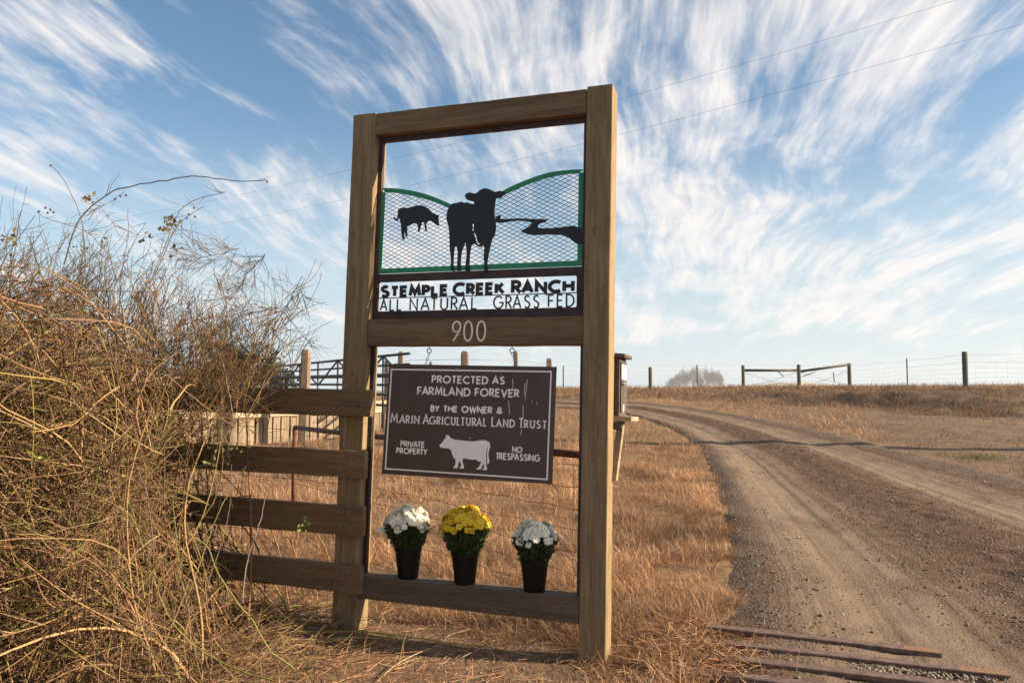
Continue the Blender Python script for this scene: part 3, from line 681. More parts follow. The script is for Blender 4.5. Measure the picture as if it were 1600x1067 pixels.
# ------------------------------------------------------------------ cut-steel ranch sign in the upper opening
rs = empty('ranch_sign', mat=FM)
tag(rs, 'black and green cut steel sign with cows, hills and lettering inside the timber frame', 'metal sign')
cutout('name_plate', [[(.0265, 1.8475), (W - .0265, 1.8475), (W - .0265, 2.119), (.0265, 2.119)],
                      rrect(.0335, 1.2310, 1.979, 2.0700, .010, cr=False)[::-1], rrect(.0300, 1.2325, 1.8985, 1.9735, .010, ct=False)[::-1]], .058, .062, M_blackrust, rs)
for t, a, b, c, d in [('STEMPLE', .042, .4805, 1.9765, 2.0540), ('CREEK', .5047, .8214, 1.9765, 2.0560), ('RANCH', .8566, 1.2205, 1.9765, 2.0580)]:
    word(t, a, b, c, d, 0.0104, .0575, .0625, M_black, rs, gap=.30, small=.90)
for t, a, b, c, d in [('ALL', .042, .187, 1.899, 1.9715), ('NATURAL', .2364, .6595, 1.897, 1.9725), ('GRASS', .7533, 1.024, 1.897, 1.9725), ('FED', 1.0712, 1.2218, 1.899, 1.9725)]:
    word(t, a, b, c, d, .0044, .0575, .0625, M_black, rs, gap=.40)
def band(pairs, w0, w1, mat, name='hill_border'):
    vs, fs = [], []
    for a, b in pairs: vs += [(a[0], w0, a[1]), (b[0], w0, b[1]), (a[0], w1, a[1]), (b[0], w1, b[1])]
    for i in range(len(pairs) - 1):
        q = 4 * i; fs += [(q, q + 1, q + 5, q + 4), (q + 2, q + 6, q + 7, q + 3), (q, q + 4, q + 6, q + 2), (q + 1, q + 3, q + 7, q + 5)]
    q = 4 * len(pairs) - 4; fs += [(0, 2, 3, 1), (q, q + 1, q + 3, q + 2)]
    return pydata(name, vs, fs, mat, rs)
GL[0][0] = .027; GLI[0][0] = .051
band(list(zip(GL, GLI)), .0580, .0620, M_green)
n_ = len(GR); gi = [[float(np.interp(i / (n_ - 1), np.linspace(0, 1, len(GRI)), [p[c] for p in GRI])) for c in (0, 1)] for i in range(n_)]
band(list(zip(GR, gi)), .0580, .0620, M_green)
band([((.027, 2.613), (.051, 2.613)), ((.0268, 2.122), (.0445, 2.122))], .0584, .0616, M_green)
band([((1.2325, 2.637), (1.2590, 2.637)), ((1.2325, 2.122), (1.2590, 2.122))], .0584, .0616, M_green)
band([((.0445, 2.152), (.0445, 2.1215)), ((1.2325, 2.152), (1.2325, 2.1215))], .0582, .0618, M_green)
cutout('cow_silhouette', [COW, SLIT1, SLIT2], .0535, .0565, M_cow, rs)['label'] = 'large standing cow cut from black steel'
cutout('cow_silhouette', [COW2], .0535, .0565, M_cow, rs)['label'] = 'small grazing cow cut from black steel'
cutout('creek_silhouette', [CREEK], .0545, .0570, M_cow, rs)
# expanded-metal mesh behind
def ftop(u):
    return np.interp(u, [p[0] for p in GLI] + [.55, .74] + [p[0] for p in GRI], [p[1] - .001 for p in GLI] + [2.47, 2.49] + [p[1] - .001 for p in GRI])
tb = Tubes(4); us = np.linspace(.046, 1.231, 700)
for sgn in (1, -1):
    c0 = 2.14 - .62; n = 0
    for kk in range(140):
        v = c0 + kk * .0245 + sgn * .5 * (us - (.046 if sgn > 0 else 1.231)) 
        ok = (v > 2.146) & (v < ftop(us) + .004)
        i = 0
        while i < len(us):
            if ok[i]:
                j = i
                while j + 1 < len(us) and ok[j + 1]: j += 1
                if j > i + 3:
                    tb.add(np.array([[[us[i], .0655 + .0016 * (sgn > 0), v[i]], [us[j], .0655 + .0016 * (sgn > 0), v[j]]]]), .0016, (1, 1, 1))
                i = j + 1
            else: i += 1
o = tb.build('wire_mesh', M_meshsteel, rs); o['kind'] = 'stuff'

# house number
for ch, a, b in (('9', .536, .5895), ('0', .6044, .6600), ('0', .6815, .7376)):
    st = [[(a + .0035 + p[0] / G[ch][0] * (b - a - .007), 1.7115 + .0035 + p[1] * .109) for p in s] for s in G[ch][1]]
    v_, f_ = strokes_mesh(st, .0042, -.002, .006); pydata('house_number', v_, f_, M_number, frame)

# ------------------------------------------------------------------ hanging brown sign
SK = 1.015
SM = Matrix.Translation((-.2436, 4.212, 1.2634)) @ rot3(-.27706, -.08328, .02368).to_4x4() @ Matrix.Scale(SK, 4)
hs = empty('hanging_sign', mat=SM)
tag(hs, 'brown rectangular notice board with cream lettering and white cow hanging on chains below the number', 'sign')
part('panel', box_bm(-.4806, .4806, -.002, .002, -.3036, .3036, bev=.001), M_sign, hs)
B0 = [(-.4634, .2737), (.4514, .2774), (.4519, -.2809), (-.4605, -.274)]
v_, f_ = strokes_mesh([B0 + [B0[0]]], .0038, -.0027, -.0019); pydata('border_line', v_, f_, M_white, hs)
TXT = [('PROTECTED', -.2194, .1077, .2015, .2462), ('AS', .1282, .2001, .2030, .2470), ('FARMLAND', -.3018, .0104, .1345, .1815), ('FOREVER', .0333, .2842, .1355, .1815),
       ('BY', -.2165, -.1625, .0455, .0827), ('THE', -.1428, -.0584, .0455, .0828), ('OWNER', -.0375, .1389, .0455, .0845), ('&', .1612, .1966, .0462, .0845)]
for t, a, b, c, d in TXT: word(t, a, b, c, d, .0043, -.0028, -.0019, M_white, hs, gap=.30)
for t, a, b, c, d in [('PRIVATE', -.3805, -.237, -.1510, -.1169), ('PROPERTY', -.4028, -.2191, -.1895, -.1550), ('NO', .2573, .3142, -.1520, -.1200), ('TRESPASSING', .1682, .4095, -.1935, -.1560)]:
    word(t, a, b, c, d, .0033, -.0028, -.0019, M_white, hs, gap=.30)
for t, a, b, c, d in [('MARIN', -.4503, -.2765, -.0225, .0312), ('AGRICULTURAL', -.258, .1117, -.0235, .0318), ('LAND', .1363, .2671, -.0225, .0295), ('TRUST', .2857, .4397, -.0230, .0300)]:
    word(t, a, b, c, d, .0034, -.0028, -.0019, M_white, hs, gap=.34, serif=.0062, small=.80)
cutout('cow_emblem', [WCOW], -.0028, -.0019, M_white, hs)
scr = [((.243, .2351), (.2474, .1711)), ((.3245, .2336), (.3162, .1252)), ((.312, .215), (.310, .150)), ((.2253, .1194), (.2352, .0497)), ((.3076, .0964), (.3088, .0269)), ((.306, -.03), (.3005, -.06)), ((.3804, .115), (.3815, .105)), ((.355, .12), (.357, .112)), ((.02, -.083), (.0205, -.093))]
v_, f_ = strokes_mesh([list(s) for s in scr], .0011, -.0026, -.0019); o = pydata('scratch_marks', v_, f_, M_white, hs); o['kind'] = 'stuff'

def torus_bm(bm, c, R1, r, mat3, n=14, m=6):
    vs = []
    for i in range(n):
        a = 2 * math.pi * i / n
        for j in range(m):
            b = 2 * math.pi * j / m
            vs.append(bm.verts.new(Vector(c) + mat3 @ Vector(((R1[0] + r * math.cos(b)) * math.cos(a), r * math.sin(b), (R1[1] + r * math.cos(b)) * math.sin(a)))))
    for i in range(n):
        for j in range(m):
            bm.faces.new((vs[i * m + j], vs[i * m + (j + 1) % m], vs[((i + 1) % n) * m + (j + 1) % m], vs[((i + 1) % n) * m + j]))
for k, (uu, su) in enumerate(((.3662, -.262), (.8682, .262))):
    top = fr(uu, 1.692, .07); bot = SM @ Vector((su, 0, .299))
    ch = empty('sign_chain', top)
    tag(ch, ('left' if k == 0 else 'right') + ' hand one of the two short steel chains holding up the brown sign', 'chain', 'chains holding up the brown notice board')
    n = 5; d = bot - top
    bm = bmesh.new(); torus_bm(bm, (0, 0, -.026), (.0125, .0125), .0028, Matrix.Identity(3)); part('eye_ring', bm, M_zinc, ch, True)
    tube('screw_shank', [(0, 0, .01), (0, 0, -.014)], .003, M_zinc, ch, 6)
    for i in range(n):
        t = (i + .5) / n; s = Vector((0, 0, -.038)); p = s + (d - s) * t
        bm = bmesh.new(); torus_bm(bm, (0, 0, 0), (.0055, abs(d.z + .038) / n * .60), .0019, Euler((0, 0, (i % 2) * 1.4 + .3)).to_matrix(), 10, 5)
        l = part('chain_link', bm, M_zinc, ch, True); l.location = p

# ------------------------------------------------------------------ board fence running left from the frame
bf = empty('board_fence', mat=FM)
tag(bf, 'brown four board fence running left from the sign frame into the bushes', 'fence')
boards = []
for i, (a, b, u1) in enumerate(((1.2835, 1.437, .066), (.936, 1.088, .043), (.612, .779, .045), (.298, .452, .047))):
    boards.append(part('rail_board', fx(-3.6 + .02 * i, u1, a, b, -.042, -.003, cuts=22, jit=.003, seed=20 + i, bev=.004), M_rail, bf))
for uu in (-2.35, -3.72):
    part('post', fx(uu, uu + .15, -.35, 1.6, 0, .14, cuts=8, jit=.003, seed=int(-uu * 10)), M_post, bf)
tb = Tubes(4)
for k in range(8):
    tb.add(np.array([[[u, .012 + .004 * math.sin(u * 9 + k), .15 + k * .15 + .008 * math.sin(u * 5 + k)] for u in np.linspace(-3.6, -.16, 30)]]), .0016, (1, 1, 1))
for k in range(34):
    u = -.2 - k * .1; tb.add(np.array([[[u + .004 * math.sin(v * 9 + k), .014, v] for v in np.linspace(.10, 1.22, 12)]]), .0014, (1, 1, 1))
o = tb.build('wire_netting', M_wiregrey, bf); o['kind'] = 'stuff'
for vv in (1.40, 1.33, 1.05, .98, .74, .66, .42, .34):
    for uu in (-.045, -.11):
        bm = bmesh.new(); bmesh.ops.create_uvsphere(bm, u_segments=6, v_segments=4, radius=.004)
        n = part('nail_head', bm, M_zinc, boards[(0 if vv > 1.2 else 1 if vv > .9 else 2 if vv > .6 else 3)], True); n.location = (uu + .006 * math.sin(vv * 50), -.0425, vv)

# ------------------------------------------------------------------ wooden box on a shelf behind the right post
bx = empty('letter_box', mat=FM)
tag(bx, 'old dark wooden box with a pitched lid standing on the shelf behind the right post', 'wooden box')
part('box_body', fx(1.330, 1.452, 1.322, 1.635, .150, .335, cuts=4, jit=.001, seed=41, bev=.003), M_box, bx)
bm = fx(1.315, 1.486, -.010, .010, .135, .352, bev=.003); o = part('lid', bm, M_box, bx); o.rotation_euler = (0, R_(4.0), 0); o.location = (0, 0, 1.655 + .093)
door_ = part('door', fx(1.4525, 1.460, 1.345, 1.615, .165, .322, bev=.002), M_box, bx)
part('paper_notice', fx(1.4602, 1.4615, 1.52, 1.60, .170, .300, bev=0), M_white, door_)
part('latch', fx(1.4602, 1.472, 1.490, 1.506, .168, .240, bev=.001), M_zinc, door_)
part('hinge', fx(1.4602, 1.464, 1.345, 1.385, .20, .225, bev=0), M_white, door_)
sh = empty('box_shelf', mat=FM)
tag(sh, 'pale wooden shelf with a slanting brace fixed behind the right post', 'shelf')
part('shelf_board', fx(1.262, 1.520, 1.296, 1.320, .1395, .360, cuts=2, jit=.001, bev=.003, seed=43), M_shelf, sh)
part('ledger', fx(1.30, 1.470, 1.250, 1.294, .1395, .172, bev=.003), M_box, sh)
bA, bB = Vector((1.452, .215, 1.297)), Vector((1.432, .128, .985)); bD = (bA - bB)
br = part('brace', box_bm(-.011, .011, -.018, .018, 0, bD.length, cuts=2, jit=.0005, bev=.002), M_shelf, sh)
br.location = bB; br.rotation_euler = bD.to_track_quat('Z', 'X').to_euler()

# ------------------------------------------------------------------ three potted chrysanthemums on the bottom rail
def revolve(prof, n=28):
    bm = bmesh.new(); rings = [[bm.verts.new((r * math.cos(2 * math.pi * i / n), r * math.sin(2 * math.pi * i / n), z)) for i in range(n)] for r, z in prof]
    for a, b in zip(rings, rings[1:]):
        for i in range(n): bm.faces.new((a[i], a[(i + 1) % n], b[(i + 1) % n], b[i]))
    bm.faces.new(rings[0][::-1]); bm.faces.new(rings[-1]); return bm
def blossom_mesh(mp, me_):
    bm = bmesh.new(); rs_ = random.Random(3)
    for ring, (npt, r0, r1, z, up) in enumerate(((13, .003, .0165, .0, .10), (12, .003, .0135, .002, .55), (9, .002, .0095, .004, 1.1))):
        for i in range(npt):
            a = 2 * math.pi * i / npt + ring * .3 + rs_.uniform(-.1, .1); wd = .0034
            c, s = math.cos(a), math.sin(a); q = []
            for rr, ww, zz in ((r0, wd * .4, z), ((r0 + r1) / 2, wd, z + (r1 - r0) * .5 * up * .6 + .001), (r1, wd * .75, z + (r1 - r0) * up * .55)):
                q.append((bm.verts.new((c * rr - s * ww, s * rr + c * ww, zz)), bm.verts.new((c * rr + s * ww, s * rr - c * ww, zz))))
            for u in range(2): bm.faces.new((q[u][0], q[u][1], q[u + 1][1], q[u + 1][0]))
    ring = [bm.verts.new((.0042 * math.cos(2 * math.pi * i / 8), .0042 * math.sin(2 * math.pi * i / 8), .0075)) for i in range(8)]; t = bm.verts.new((0, 0, .010))
    for i in range(8): bm.faces.new((ring[i], ring[(i + 1) % 8], t)).material_index = 1
    me = bpy.data.meshes.new('blossom'); bm.to_mesh(me); bm.free(); me.materials.append(mp); me.materials.append(me_); return me
BW, BY_ = blossom_mesh(M_petalw, M_eyew), blossom_mesh(M_petaly, M_eyey)
def leaf_cloud(pts, dirs, size, cols):
    """lobed little leaves, two quads each"""
    n = len(pts); d = dirs / (np.linalg.norm(dirs, axis=1, keepdims=True) + 1e-9)
    s = np.cross(d, RNG.normal(size=(n, 3))); s /= np.linalg.norm(s, axis=1, keepdims=True) + 1e-9; nn = np.cross(d, s)
    size = np.broadcast_to(size, (n,))[:, None]
    V = np.stack([pts, pts + d * size * .5 + s * size * .32 + nn * size * .08, pts + d * size + nn * size * -.05, pts + d * size * .5 - s * size * .32 + nn * size * .08], 1).reshape(-1, 3)
    F = (np.arange(n)[:, None] * 4 + np.array([[0, 1, 2, 3]])); return V, F, np.repeat(cols, 4, 0)
def mum(u, w, mesh, spread, top, seed, label, nb, lean=0.):
    t = empty('potted_chrysanthemum', fr(u, .3945, w)); t.rotation_euler = (0, 0, -.33)
    tag(t, label, 'potted flowers', 'potted chrysanthemums on the bottom rail')
    H = .170
    part('pot', revolve([(.054, 0), (.0565, .004), (.073, H - .022), (.0735, H - .020), (.0775, H - .018), (.0785, H), (.0755, H), (.071, H - .012), (.070, H - .03)]), M_pot, t, True)
    rr = np.random.default_rng(seed); z0 = H; zt = top
    # leaves fill a body that widens upwards
    n = 2600; h = rr.random(n) ** .8; rad = .062 + (spread * .98 - .062) * h ** .75; a = rr.random(n) * 2 * np.pi; q = np.sqrt(rr.random(n)) * rad
    P_ = np.stack([np.cos(a) * q + lean * h, np.sin(a) * q * .9, z0 - .012 + h * (zt - z0) * .66], 1)
    D_ = np.stack([np.cos(a), np.sin(a), rr.normal(.3, .6, n)], 1) + rr.normal(size=(n, 3)) * .4
    base = np.array([.048, .078, .018]); cols = base * rr.uniform(.6, 1.7, (n, 1)) + np.array([.03, .02, .0]) * (rr.random((n, 1)) < .12)
    V, F, C_ = leaf_cloud(P_, D_, rr.uniform(.014, .026, n), cols); o = fast_mesh('foliage', V, F, M_leaf, t, C_); o['kind'] = 'stuff'
    st = Tubes(4)
    for i in range(26):
        a = rr.random() * 6.28; e = spread * .8 * math.sqrt(rr.random()); b = .03 * rr.random()
        st.add(np.array([[[b * math.cos(a), b * math.sin(a), z0 - .03], [e * .5 * math.cos(a), e * .5 * math.sin(a), z0 + (zt - z0) * .35], [e * math.cos(a) + lean, e * math.sin(a) * .9, z0 + (zt - z0) * .8]]]), .0022, (.09, .11, .03))
    o = st.build('stems', M_stem, t); o['kind'] = 'stuff'
    ga = 2.39996; made = 0
    for i in range(nb):
        f_ = (i + .5) / nb; th_ = i * ga; r = spread * .95 * math.sqrt(f_) ; c = math.sqrt(max(0, 1 - f_ * .93))
        x = r * math.cos(th_) + lean + rr.normal(0, .004); y = r * math.sin(th_) * .92 + rr.normal(0, .004); z = z0 + (zt - z0) * (.52 + .48 * c) + rr.normal(0, .006) + .020 * math.sin(x * 38 + seed * 2) * math.cos(y * 41 + seed)
        if f_ > .8 and rr.random() < .35: z -= .03 * rr.random()
        b = bpy.data.objects.new('blossom', mesh); COL.objects.link(b); b.parent = t; b.location = (x, y, z)
        nrm = Vector((x - lean, y, (z - z0) * .55 * c + .02)).normalized(); b.rotation_euler = (Vector(nrm) + Vector((rr.normal(0, .2), rr.normal(0, .2), .15))).to_track_quat('Z', 'Y').to_euler()
        s = rr.uniform(1.05, 1.45); b.scale = (s, s, s)
    ss_ = Tubes(4)
    for i in range(5):                                          # stray shoots that stick out
        a = rr.uniform(-.9, .9) + (0 if rr.random() < .5 else math.pi); e = spread * rr.uniform(1.05, 1.3); zz = z0 + (zt - z0) * rr.uniform(.25, .75)
        ss_.add(np.array([[[.4 * e * math.cos(a), .4 * e * math.sin(a), zz - .05], [.8 * e * math.cos(a), .8 * e * math.sin(a), zz - .01], [e * math.cos(a), e * math.sin(a), zz + .012]]]), .0016, (.10, .12, .03))
        if i < 2:
            b = bpy.data.objects.new('blossom', mesh); COL.objects.link(b); b.parent = t; b.location = (e * math.cos(a), e * math.sin(a), zz + .014); b.rotation_euler = (rr.uniform(-.5, .5), rr.uniform(-.5, .5), 0); b.scale = (.6, .6, .6)
    o = ss_.build('stray_shoots', M_stem, t); o['kind'] = 'stuff'
    return t
mum(.289, .058, BW, .128, .375, 1, 'white chrysanthemum in black pot at the left end of the bottom rail', 150, -.012)
for dx, dz in ((-.135, .255), (-.128, .275), (-.148, .262), (-.115, .262)):
    b = bpy.data.objects.new('blossom', BW); COL.objects.link(b); b.parent = bpy.data.objects['potted_chrysanthemum']; b.location = (dx, -.05, dz); b.rotation_euler = (1.2, 0, .4)
mum(.632, .060, BY_, .140, .392, 2, 'yellow flowering chrysanthemum in black pot in the middle of the bottom rail', 165, 0)
mum(1.030, .058, BW, .118, .345, 3, 'white chrysanthemum in black pot nearest the right post', 135, .004)

# ------------------------------------------------------------------ rusty pipe fence with netting behind the frame
pf = empty('pipe_fence', (0, 0, 0)); tag(pf, 'low rusty pipe rail with woven wire hung below it behind the frame', 'wire fence')
A = Vector((.40, 4.50, 1.06)); Bq = Vector((-2.25, 8.0, 1.035))
def pz(t): p = A.lerp(Bq, t); return p
tube('top_pipe', [pz(t) + Vector((0, 0, -.012 * math.sin(t * 3.1))) for t in np.linspace(-.02, 1, 12)], .024, M_rust, pf, 10)
tube('pipe_leg', [Bq + Vector((0, 0, .0)), Vector((Bq.x, Bq.y, ground_z(Bq.x, Bq.y) - .2))], .024, M_rust, pf, 10)
tube('pipe_leg', [A + Vector((.03, -.02, 0)), Vector((A.x + .03, A.y - .02, ground_z(A.x, A.y) - .2))], .024, M_rust, pf, 10)
tb = Tubes(4); D = Bq - A; Ln = D.length
for k in range(8):
    zz = .98 - k * .125
    tb.add(np.array([[list(A.lerp(Bq, t) * 1.0 + Vector((.006 * math.sin(t * 40 + k), 0, zz - 1.05 + .006 * math.sin(t * 60 + 2 * k)))) for t in np.linspace(0, 1, 60)]]), .0019, (1, 1, 1))
nv = int(Ln / .135)
for k in range(nv):
    t = (k + .5) / nv; p = A.lerp(Bq, t); g0 = ground_z(p.x, p.y)
    tb.add(np.array([[[p.x + .006 * math.sin(z * 9 + k), p.y, z] for z in np.linspace(g0, 1.03, 10)]]), .0017, (1, 1, 1))
o = tb.build('wire_netting', M_wire, pf); o['kind'] = 'stuff'

# ------------------------------------------------------------------ corral behind: plank wall, posts, pipe panel
def P3(px, Y, py=None, z=None):
    """world point on the sight line of a photo column at distance Y"""
    X = (px - 800) / 1200 * Y
    return Vector((X, Y, z if z is not None else 1.45 + (605 - py) / 1200 * Y))
cw = empty('plank_wall', (0, 0, 0)); tag(cw, 'low corral wall of upright grey planks capped by a pale board behind the fence', 'plank wall')
c0, c1 = Vector((-7.6, 13.6, 0)), Vector((-2.6, 20.4, 0)); dn = (c1 - c0).normalized(); nr = Vector((dn.y, -dn.x, 0)); LN = (c1 - c0).length; d = 0; i = 0
while d < LN:
    w_ = random.uniform(.17, .25); p = c0 + dn * (d + w_ / 2); zt = .80 + .02 * math.sin(i * 1.7) + random.uniform(-.01, .01); zb = ground_z(p.x, p.y) - .15
    bm = box_bm(-w_ / 2 + .016, w_ / 2 - .016, -.02, .02, zb, zt, cuts=4, jit=.005, seed=i, bev=.004)
    o = part('plank', bm, M_plank, cw); o.location = p + nr * random.uniform(-.012, .012); o.rotation_euler = (0, random.uniform(-.02, .02), math.atan2(dn.y, dn.x)); d += w_; i += 1
for a_, b_ in ((0, .35), (.353, .70), (.703, 1)):
    L_ = LN * (b_ - a_); bm = box_bm(0, L_ - .01, -.025, .025, .815, 1.12, cuts=8, jit=.003, seed=int(a_ * 100), bev=.005)
    o = part('cap_board', bm, M_ledger, cw); o.location = c0 + dn * LN * a_ + nr * .03; o.rotation_euler = (0, 0, math.atan2(dn.y, dn.x))
part('backing_beam', box_bm(0, LN, .06, .14, .3, .78, bev=.01), M_greypost, cw).matrix_local = Matrix.Translation(c0) @ Euler((0, 0, math.atan2(dn.y, dn.x))).to_matrix().to_4x4()

def old_post(px, Y, top, wpx, label, square=True, lean=0., mat=None):
    p = P3(px, Y, z=0); zt = 1.45 + (605 - top) / 1200 * Y; wd = wpx / 1200 * Y / 2
    zb = ground_z(p.x, p.y) - .3; bm = bmesh.new(); n = 8; H = zt - zb; rs_ = random.Random(int(px))
    rings = []
    for k in range(7):
        z = H * (0, .2, .4, .6, .8, .965, 1)[k]; rr_ = wd * (1.08 - .10 * k / 6) * (.72 if k == 6 else 1)
        rings.append([bm.verts.new(((rr_ * (1.1 if square else 1) * (math.copysign(abs(math.cos(a)) ** (.45 if square else 1), math.cos(a)))) + lean * z + rs_.uniform(-.04, .04) * wd,
                                    rr_ * (1.1 if square else 1) * math.copysign(abs(math.sin(a)) ** (.45 if square else 1), math.sin(a)) + rs_.uniform(-.04, .04) * wd,
                                    z + (rs_.uniform(-.25, .1) * wd if k == 6 else 0))) for a in [2 * math.pi * (j + .5) / n for j in range(n)]])
    for a, b in zip(rings, rings[1:]):
        for j in range(n): bm.faces.new((a[j], a[(j + 1) % n], b[(j + 1) % n], b[j]))
    bm.faces.new(rings[-1]); bm.faces.new(rings[0][::-1])
    o = part('corral_post', bm, mat or M_old, None); o.location = (p.x, p.y, zb)
    tag(o, label, 'post', 'old posts of the corral'); return o
old_post(475, 16.5, 546, 12.5, 'thick weathered tie post with a rounded top above the board fence', lean=.02)
old_post(626, 18.5, 549, 7.5, 'slim old post seen above the left half of the brown sign', lean=.0)
old_post(727.5, 17, 549, 11, 'square brown post seen above the middle of the brown sign', lean=-.01)
old_post(806, 19, 548, 6.5, 'slim dark post just right of the right hand chain', lean=.0)
old_post(858, 21, 560, 8, 'short pale post at the upper right corner of the brown sign')
old_post(673, 24, 565, 5, 'tiny post peeping up just right of the left hand chain')
old_post(604.5, 22, 562, 6, 'dark narrow post at the upper left corner of the brown sign', mat=M_greypost)
old_post(411.5, 24, 577, 6, 'left one of two thin dark posts at the end of the pipe panel', square=False, mat=M_greypost)
old_post(418, 23.7, 575, 6, 'right one of two thin dark posts at the end of the pipe panel', square=False, mat=M_greypost)
# corral wires between the old posts
tb = Tubes(4)
for k, z in enumerate((1.25, 1.55, 1.85, 2.1)):
    tb.add(np.array([[list(P3(px, Y, z=z + .03 * math.sin(px * .05))) for px, Y in ((604, 22), (640, 19), (726, 17.2), (806, 19), (858, 21))]]), .005, (1, 1, 1))
o = tb.build('corral_wires', M_wiregrey, None); tag(o, 'thin wires strung between the old corral posts behind the brown sign', 'wire')

pp = empty('livestock_barrier', (0, 0, 0)); tag(pp, 'grey metal livestock panel with crossed braces behind the board fence', 'livestock barrier')
pa, pb_ = P3(419, 24, z=0), P3(640, 17.5, z=0)
def pt(t, z): q = pa.lerp(pb_, t); return (q.x, q.y, z)
zt0, zt1 = 2.07, 2.06
for z0_, z1_, r in ((2.07, 2.22, .032), (1.90, 1.98, .026), (1.74, 1.73, .05), (1.55, 1.50, .03), (1.32, 1.27, .03), (1.05, 1.02, .03)):
    tube('panel_rail', [pt(t, z0_ + (z1_ - z0_) * t) for t in (0, 1)], r, M_gate, pp, 8)
for i in range(7):
    t0 = i / 7; t1 = (i + 1) / 7
    tube('panel_upright', [pt(t0, .3), pt(t0, 2.07 + .15 * t0)], .028, M_gate, pp, 8)
    a, b = (1.50, 2.07 + .15 * t1) if i % 2 else (2.07 + .15 * t0, 1.50)
    tube('panel_brace', [pt(t0, a), pt(t1, b)], .024, M_gate, pp, 8)

# ------------------------------------------------------------------ fence on the crest at the right
def wire_post(px, Y, top, wpx, label, base=None):
    x = (px - 800) / 1200 * Y; gz = ground_z(x, Y); zt = 1.45 + (605 - top) / 1200 * Y; r = wpx / 1200 * Y / 2; rs_ = random.Random(px)
    bm = revolve([(r * 1.04 + rs_.uniform(-.003, .003), z) for z in np.linspace(0, zt - gz + .3, 7)] + [(r * .8, zt - gz + .315)], 12)
    o = part('fence_post', bm, M_greypost, None, True); o.location = (x, Y, gz - .3); o.rotation_euler = (rs_.uniform(-.01, .01), rs_.uniform(-.012, .012), 0)
    tag(o, label, 'fence post', 'round posts of the fence on the crest'); return Vector((x, Y, zt))
wp = [wire_post(1016, 39, 574, 5.5, 'round fence post nearest the distant grove, left of the grove'),
      wire_post(1161, 41, 571, 5, 'left post of the H shaped brace on the crest'),
      wire_post(1248, 41, 570, 5.5, 'middle post of the double H shaped brace'),
      wire_post(1327, 41, 568, 5.5, 'right post of the double H shaped brace'),
      wire_post(1507.5, 27, 550, 7.5, 'thick leaning round fence post, rightmost and largest on the crest')]
for k, (a, b, dz0, dz1) in enumerate(((1, 2, -.26, -.30), (2, 3, -.36, -.06))):
    o = tube('brace_rail', [wp[a] + Vector((0, 0, dz0)), wp[b] + Vector((0, 0, dz1))], [.075, .07], M_greypost, None, 10)
    tag(o, ('level wooden brace rail between the left and middle posts', 'slanting wooden brace rail between the middle and right posts')[k], 'brace rail')
bw = Tubes(4)
for a, b in ((1, 2), (2, 1), (2, 3), (3, 2)):
    p, q = wp[a], wp[b]; bw.add(np.array([[list(p - Vector((0, 0, .35))), list(p.lerp(q, .5) - Vector((0, 0, .85))), list(q - Vector((0, 0, 1.15)))]]), .009, (1, 1, 1))
o = bw.build('brace_wires', M_wiregrey); tag(o, 'crossed tension wires inside the double brace on the crest', 'wire')
for k, (px, px2, py, py2) in enumerate(((1214, 1224, 579, 588), (1254, 1274, 588, 581), (1302, 1303, 581, 597))):
    o = tube('broken_stick', [P3(px, 40.9, py), P3(px2, 40.9, py2)], .025, M_greypost, None, 6)
    tag(o, ('short stick hanging from the level brace rail', 'short stick tied by the middle brace post', 'upright stay hanging from the slanting brace rail')[k], 'stick')
def tpost(px, Y, top, label):
    x = (px - 800) / 1200 * Y; gz = ground_z(x, Y); zt = 1.45 + (605 - top) / 1200 * Y
    bm = box_bm(-.026, .026, -.004, .004, 0, zt - gz + .3, bev=0); b2 = box_bm(-.004, .004, -.03, -.004, 0, zt - gz + .3, bev=0)
    me = bpy.data.meshes.new('x'); b2.to_mesh(me); bm.from_mesh(me); b2.free(); bpy.data.meshes.remove(me)
    o = part('steel_stake', bm, M_gate, None); o.location = (x, Y, gz - .3); tag(o, label, 'steel stake', 'steel stakes of the fence on the crest')
tpost(880, 38, 572, 'thin steel fence stake seen through the frame beside the right post')
tpost(1089, 40, 570, 'thin steel fence stake rising out of the distant grove')
tpost(1417, 34, 560, 'thin steel fence stake between the brace and the rightmost post')
path = [P3(640, 37, z=0), P3(880, 38, z=0), P3(1016, 39, z=0), P3(1161, 41, z=0), P3(1327, 41, z=0), P3(1417, 34, z=0), P3(1507, 27, z=0), Vector((19.5, 26.2, 0)), Vector((28, 25.5, 0))]
PT = []
for a, b in zip(path, path[1:]):
    for t in np.linspace(0, 1, 12)[:-1]: PT.append(a.lerp(b, t))
tb = Tubes(3)
for k, h in enumerate((.12, .27, .42, .58, .76, .96, 1.22)):
    tb.add(np.array([[[p.x, p.y, ground_z(p.x, p.y) * .0 + float(np.interp(p.x + 0 * p.y, [0, 1], [0, 0])) + Zs + h + .015 * math.sin(i * .9 + k)] for i, (p, Zs) in enumerate(zip(PT, [ground_z(p.x, p.y) for p in PT]))]]), .0042 if k > 4 else .0034, (1, 1, 1))
wf = tb.build('fence_wires', M_wiregrey); tag(wf, 'long strands of fence wire running along the crest from post to post', 'wire')
tb = Tubes(3); acc = 0
for a, b in zip(PT, PT[1:]):
    n = max(1, int((b - a).length / .32))
    for i in range(n):
        p = a.lerp(b, i / n); g0 = ground_z(p.x, p.y); tb.add(np.array([[[p.x, p.y, g0 + .02], [p.x, p.y, g0 + .96]]]), .0022, (1, 1, 1))
o = tb.build('woven_wire', M_wiregrey, wf); o['kind'] = 'stuff'

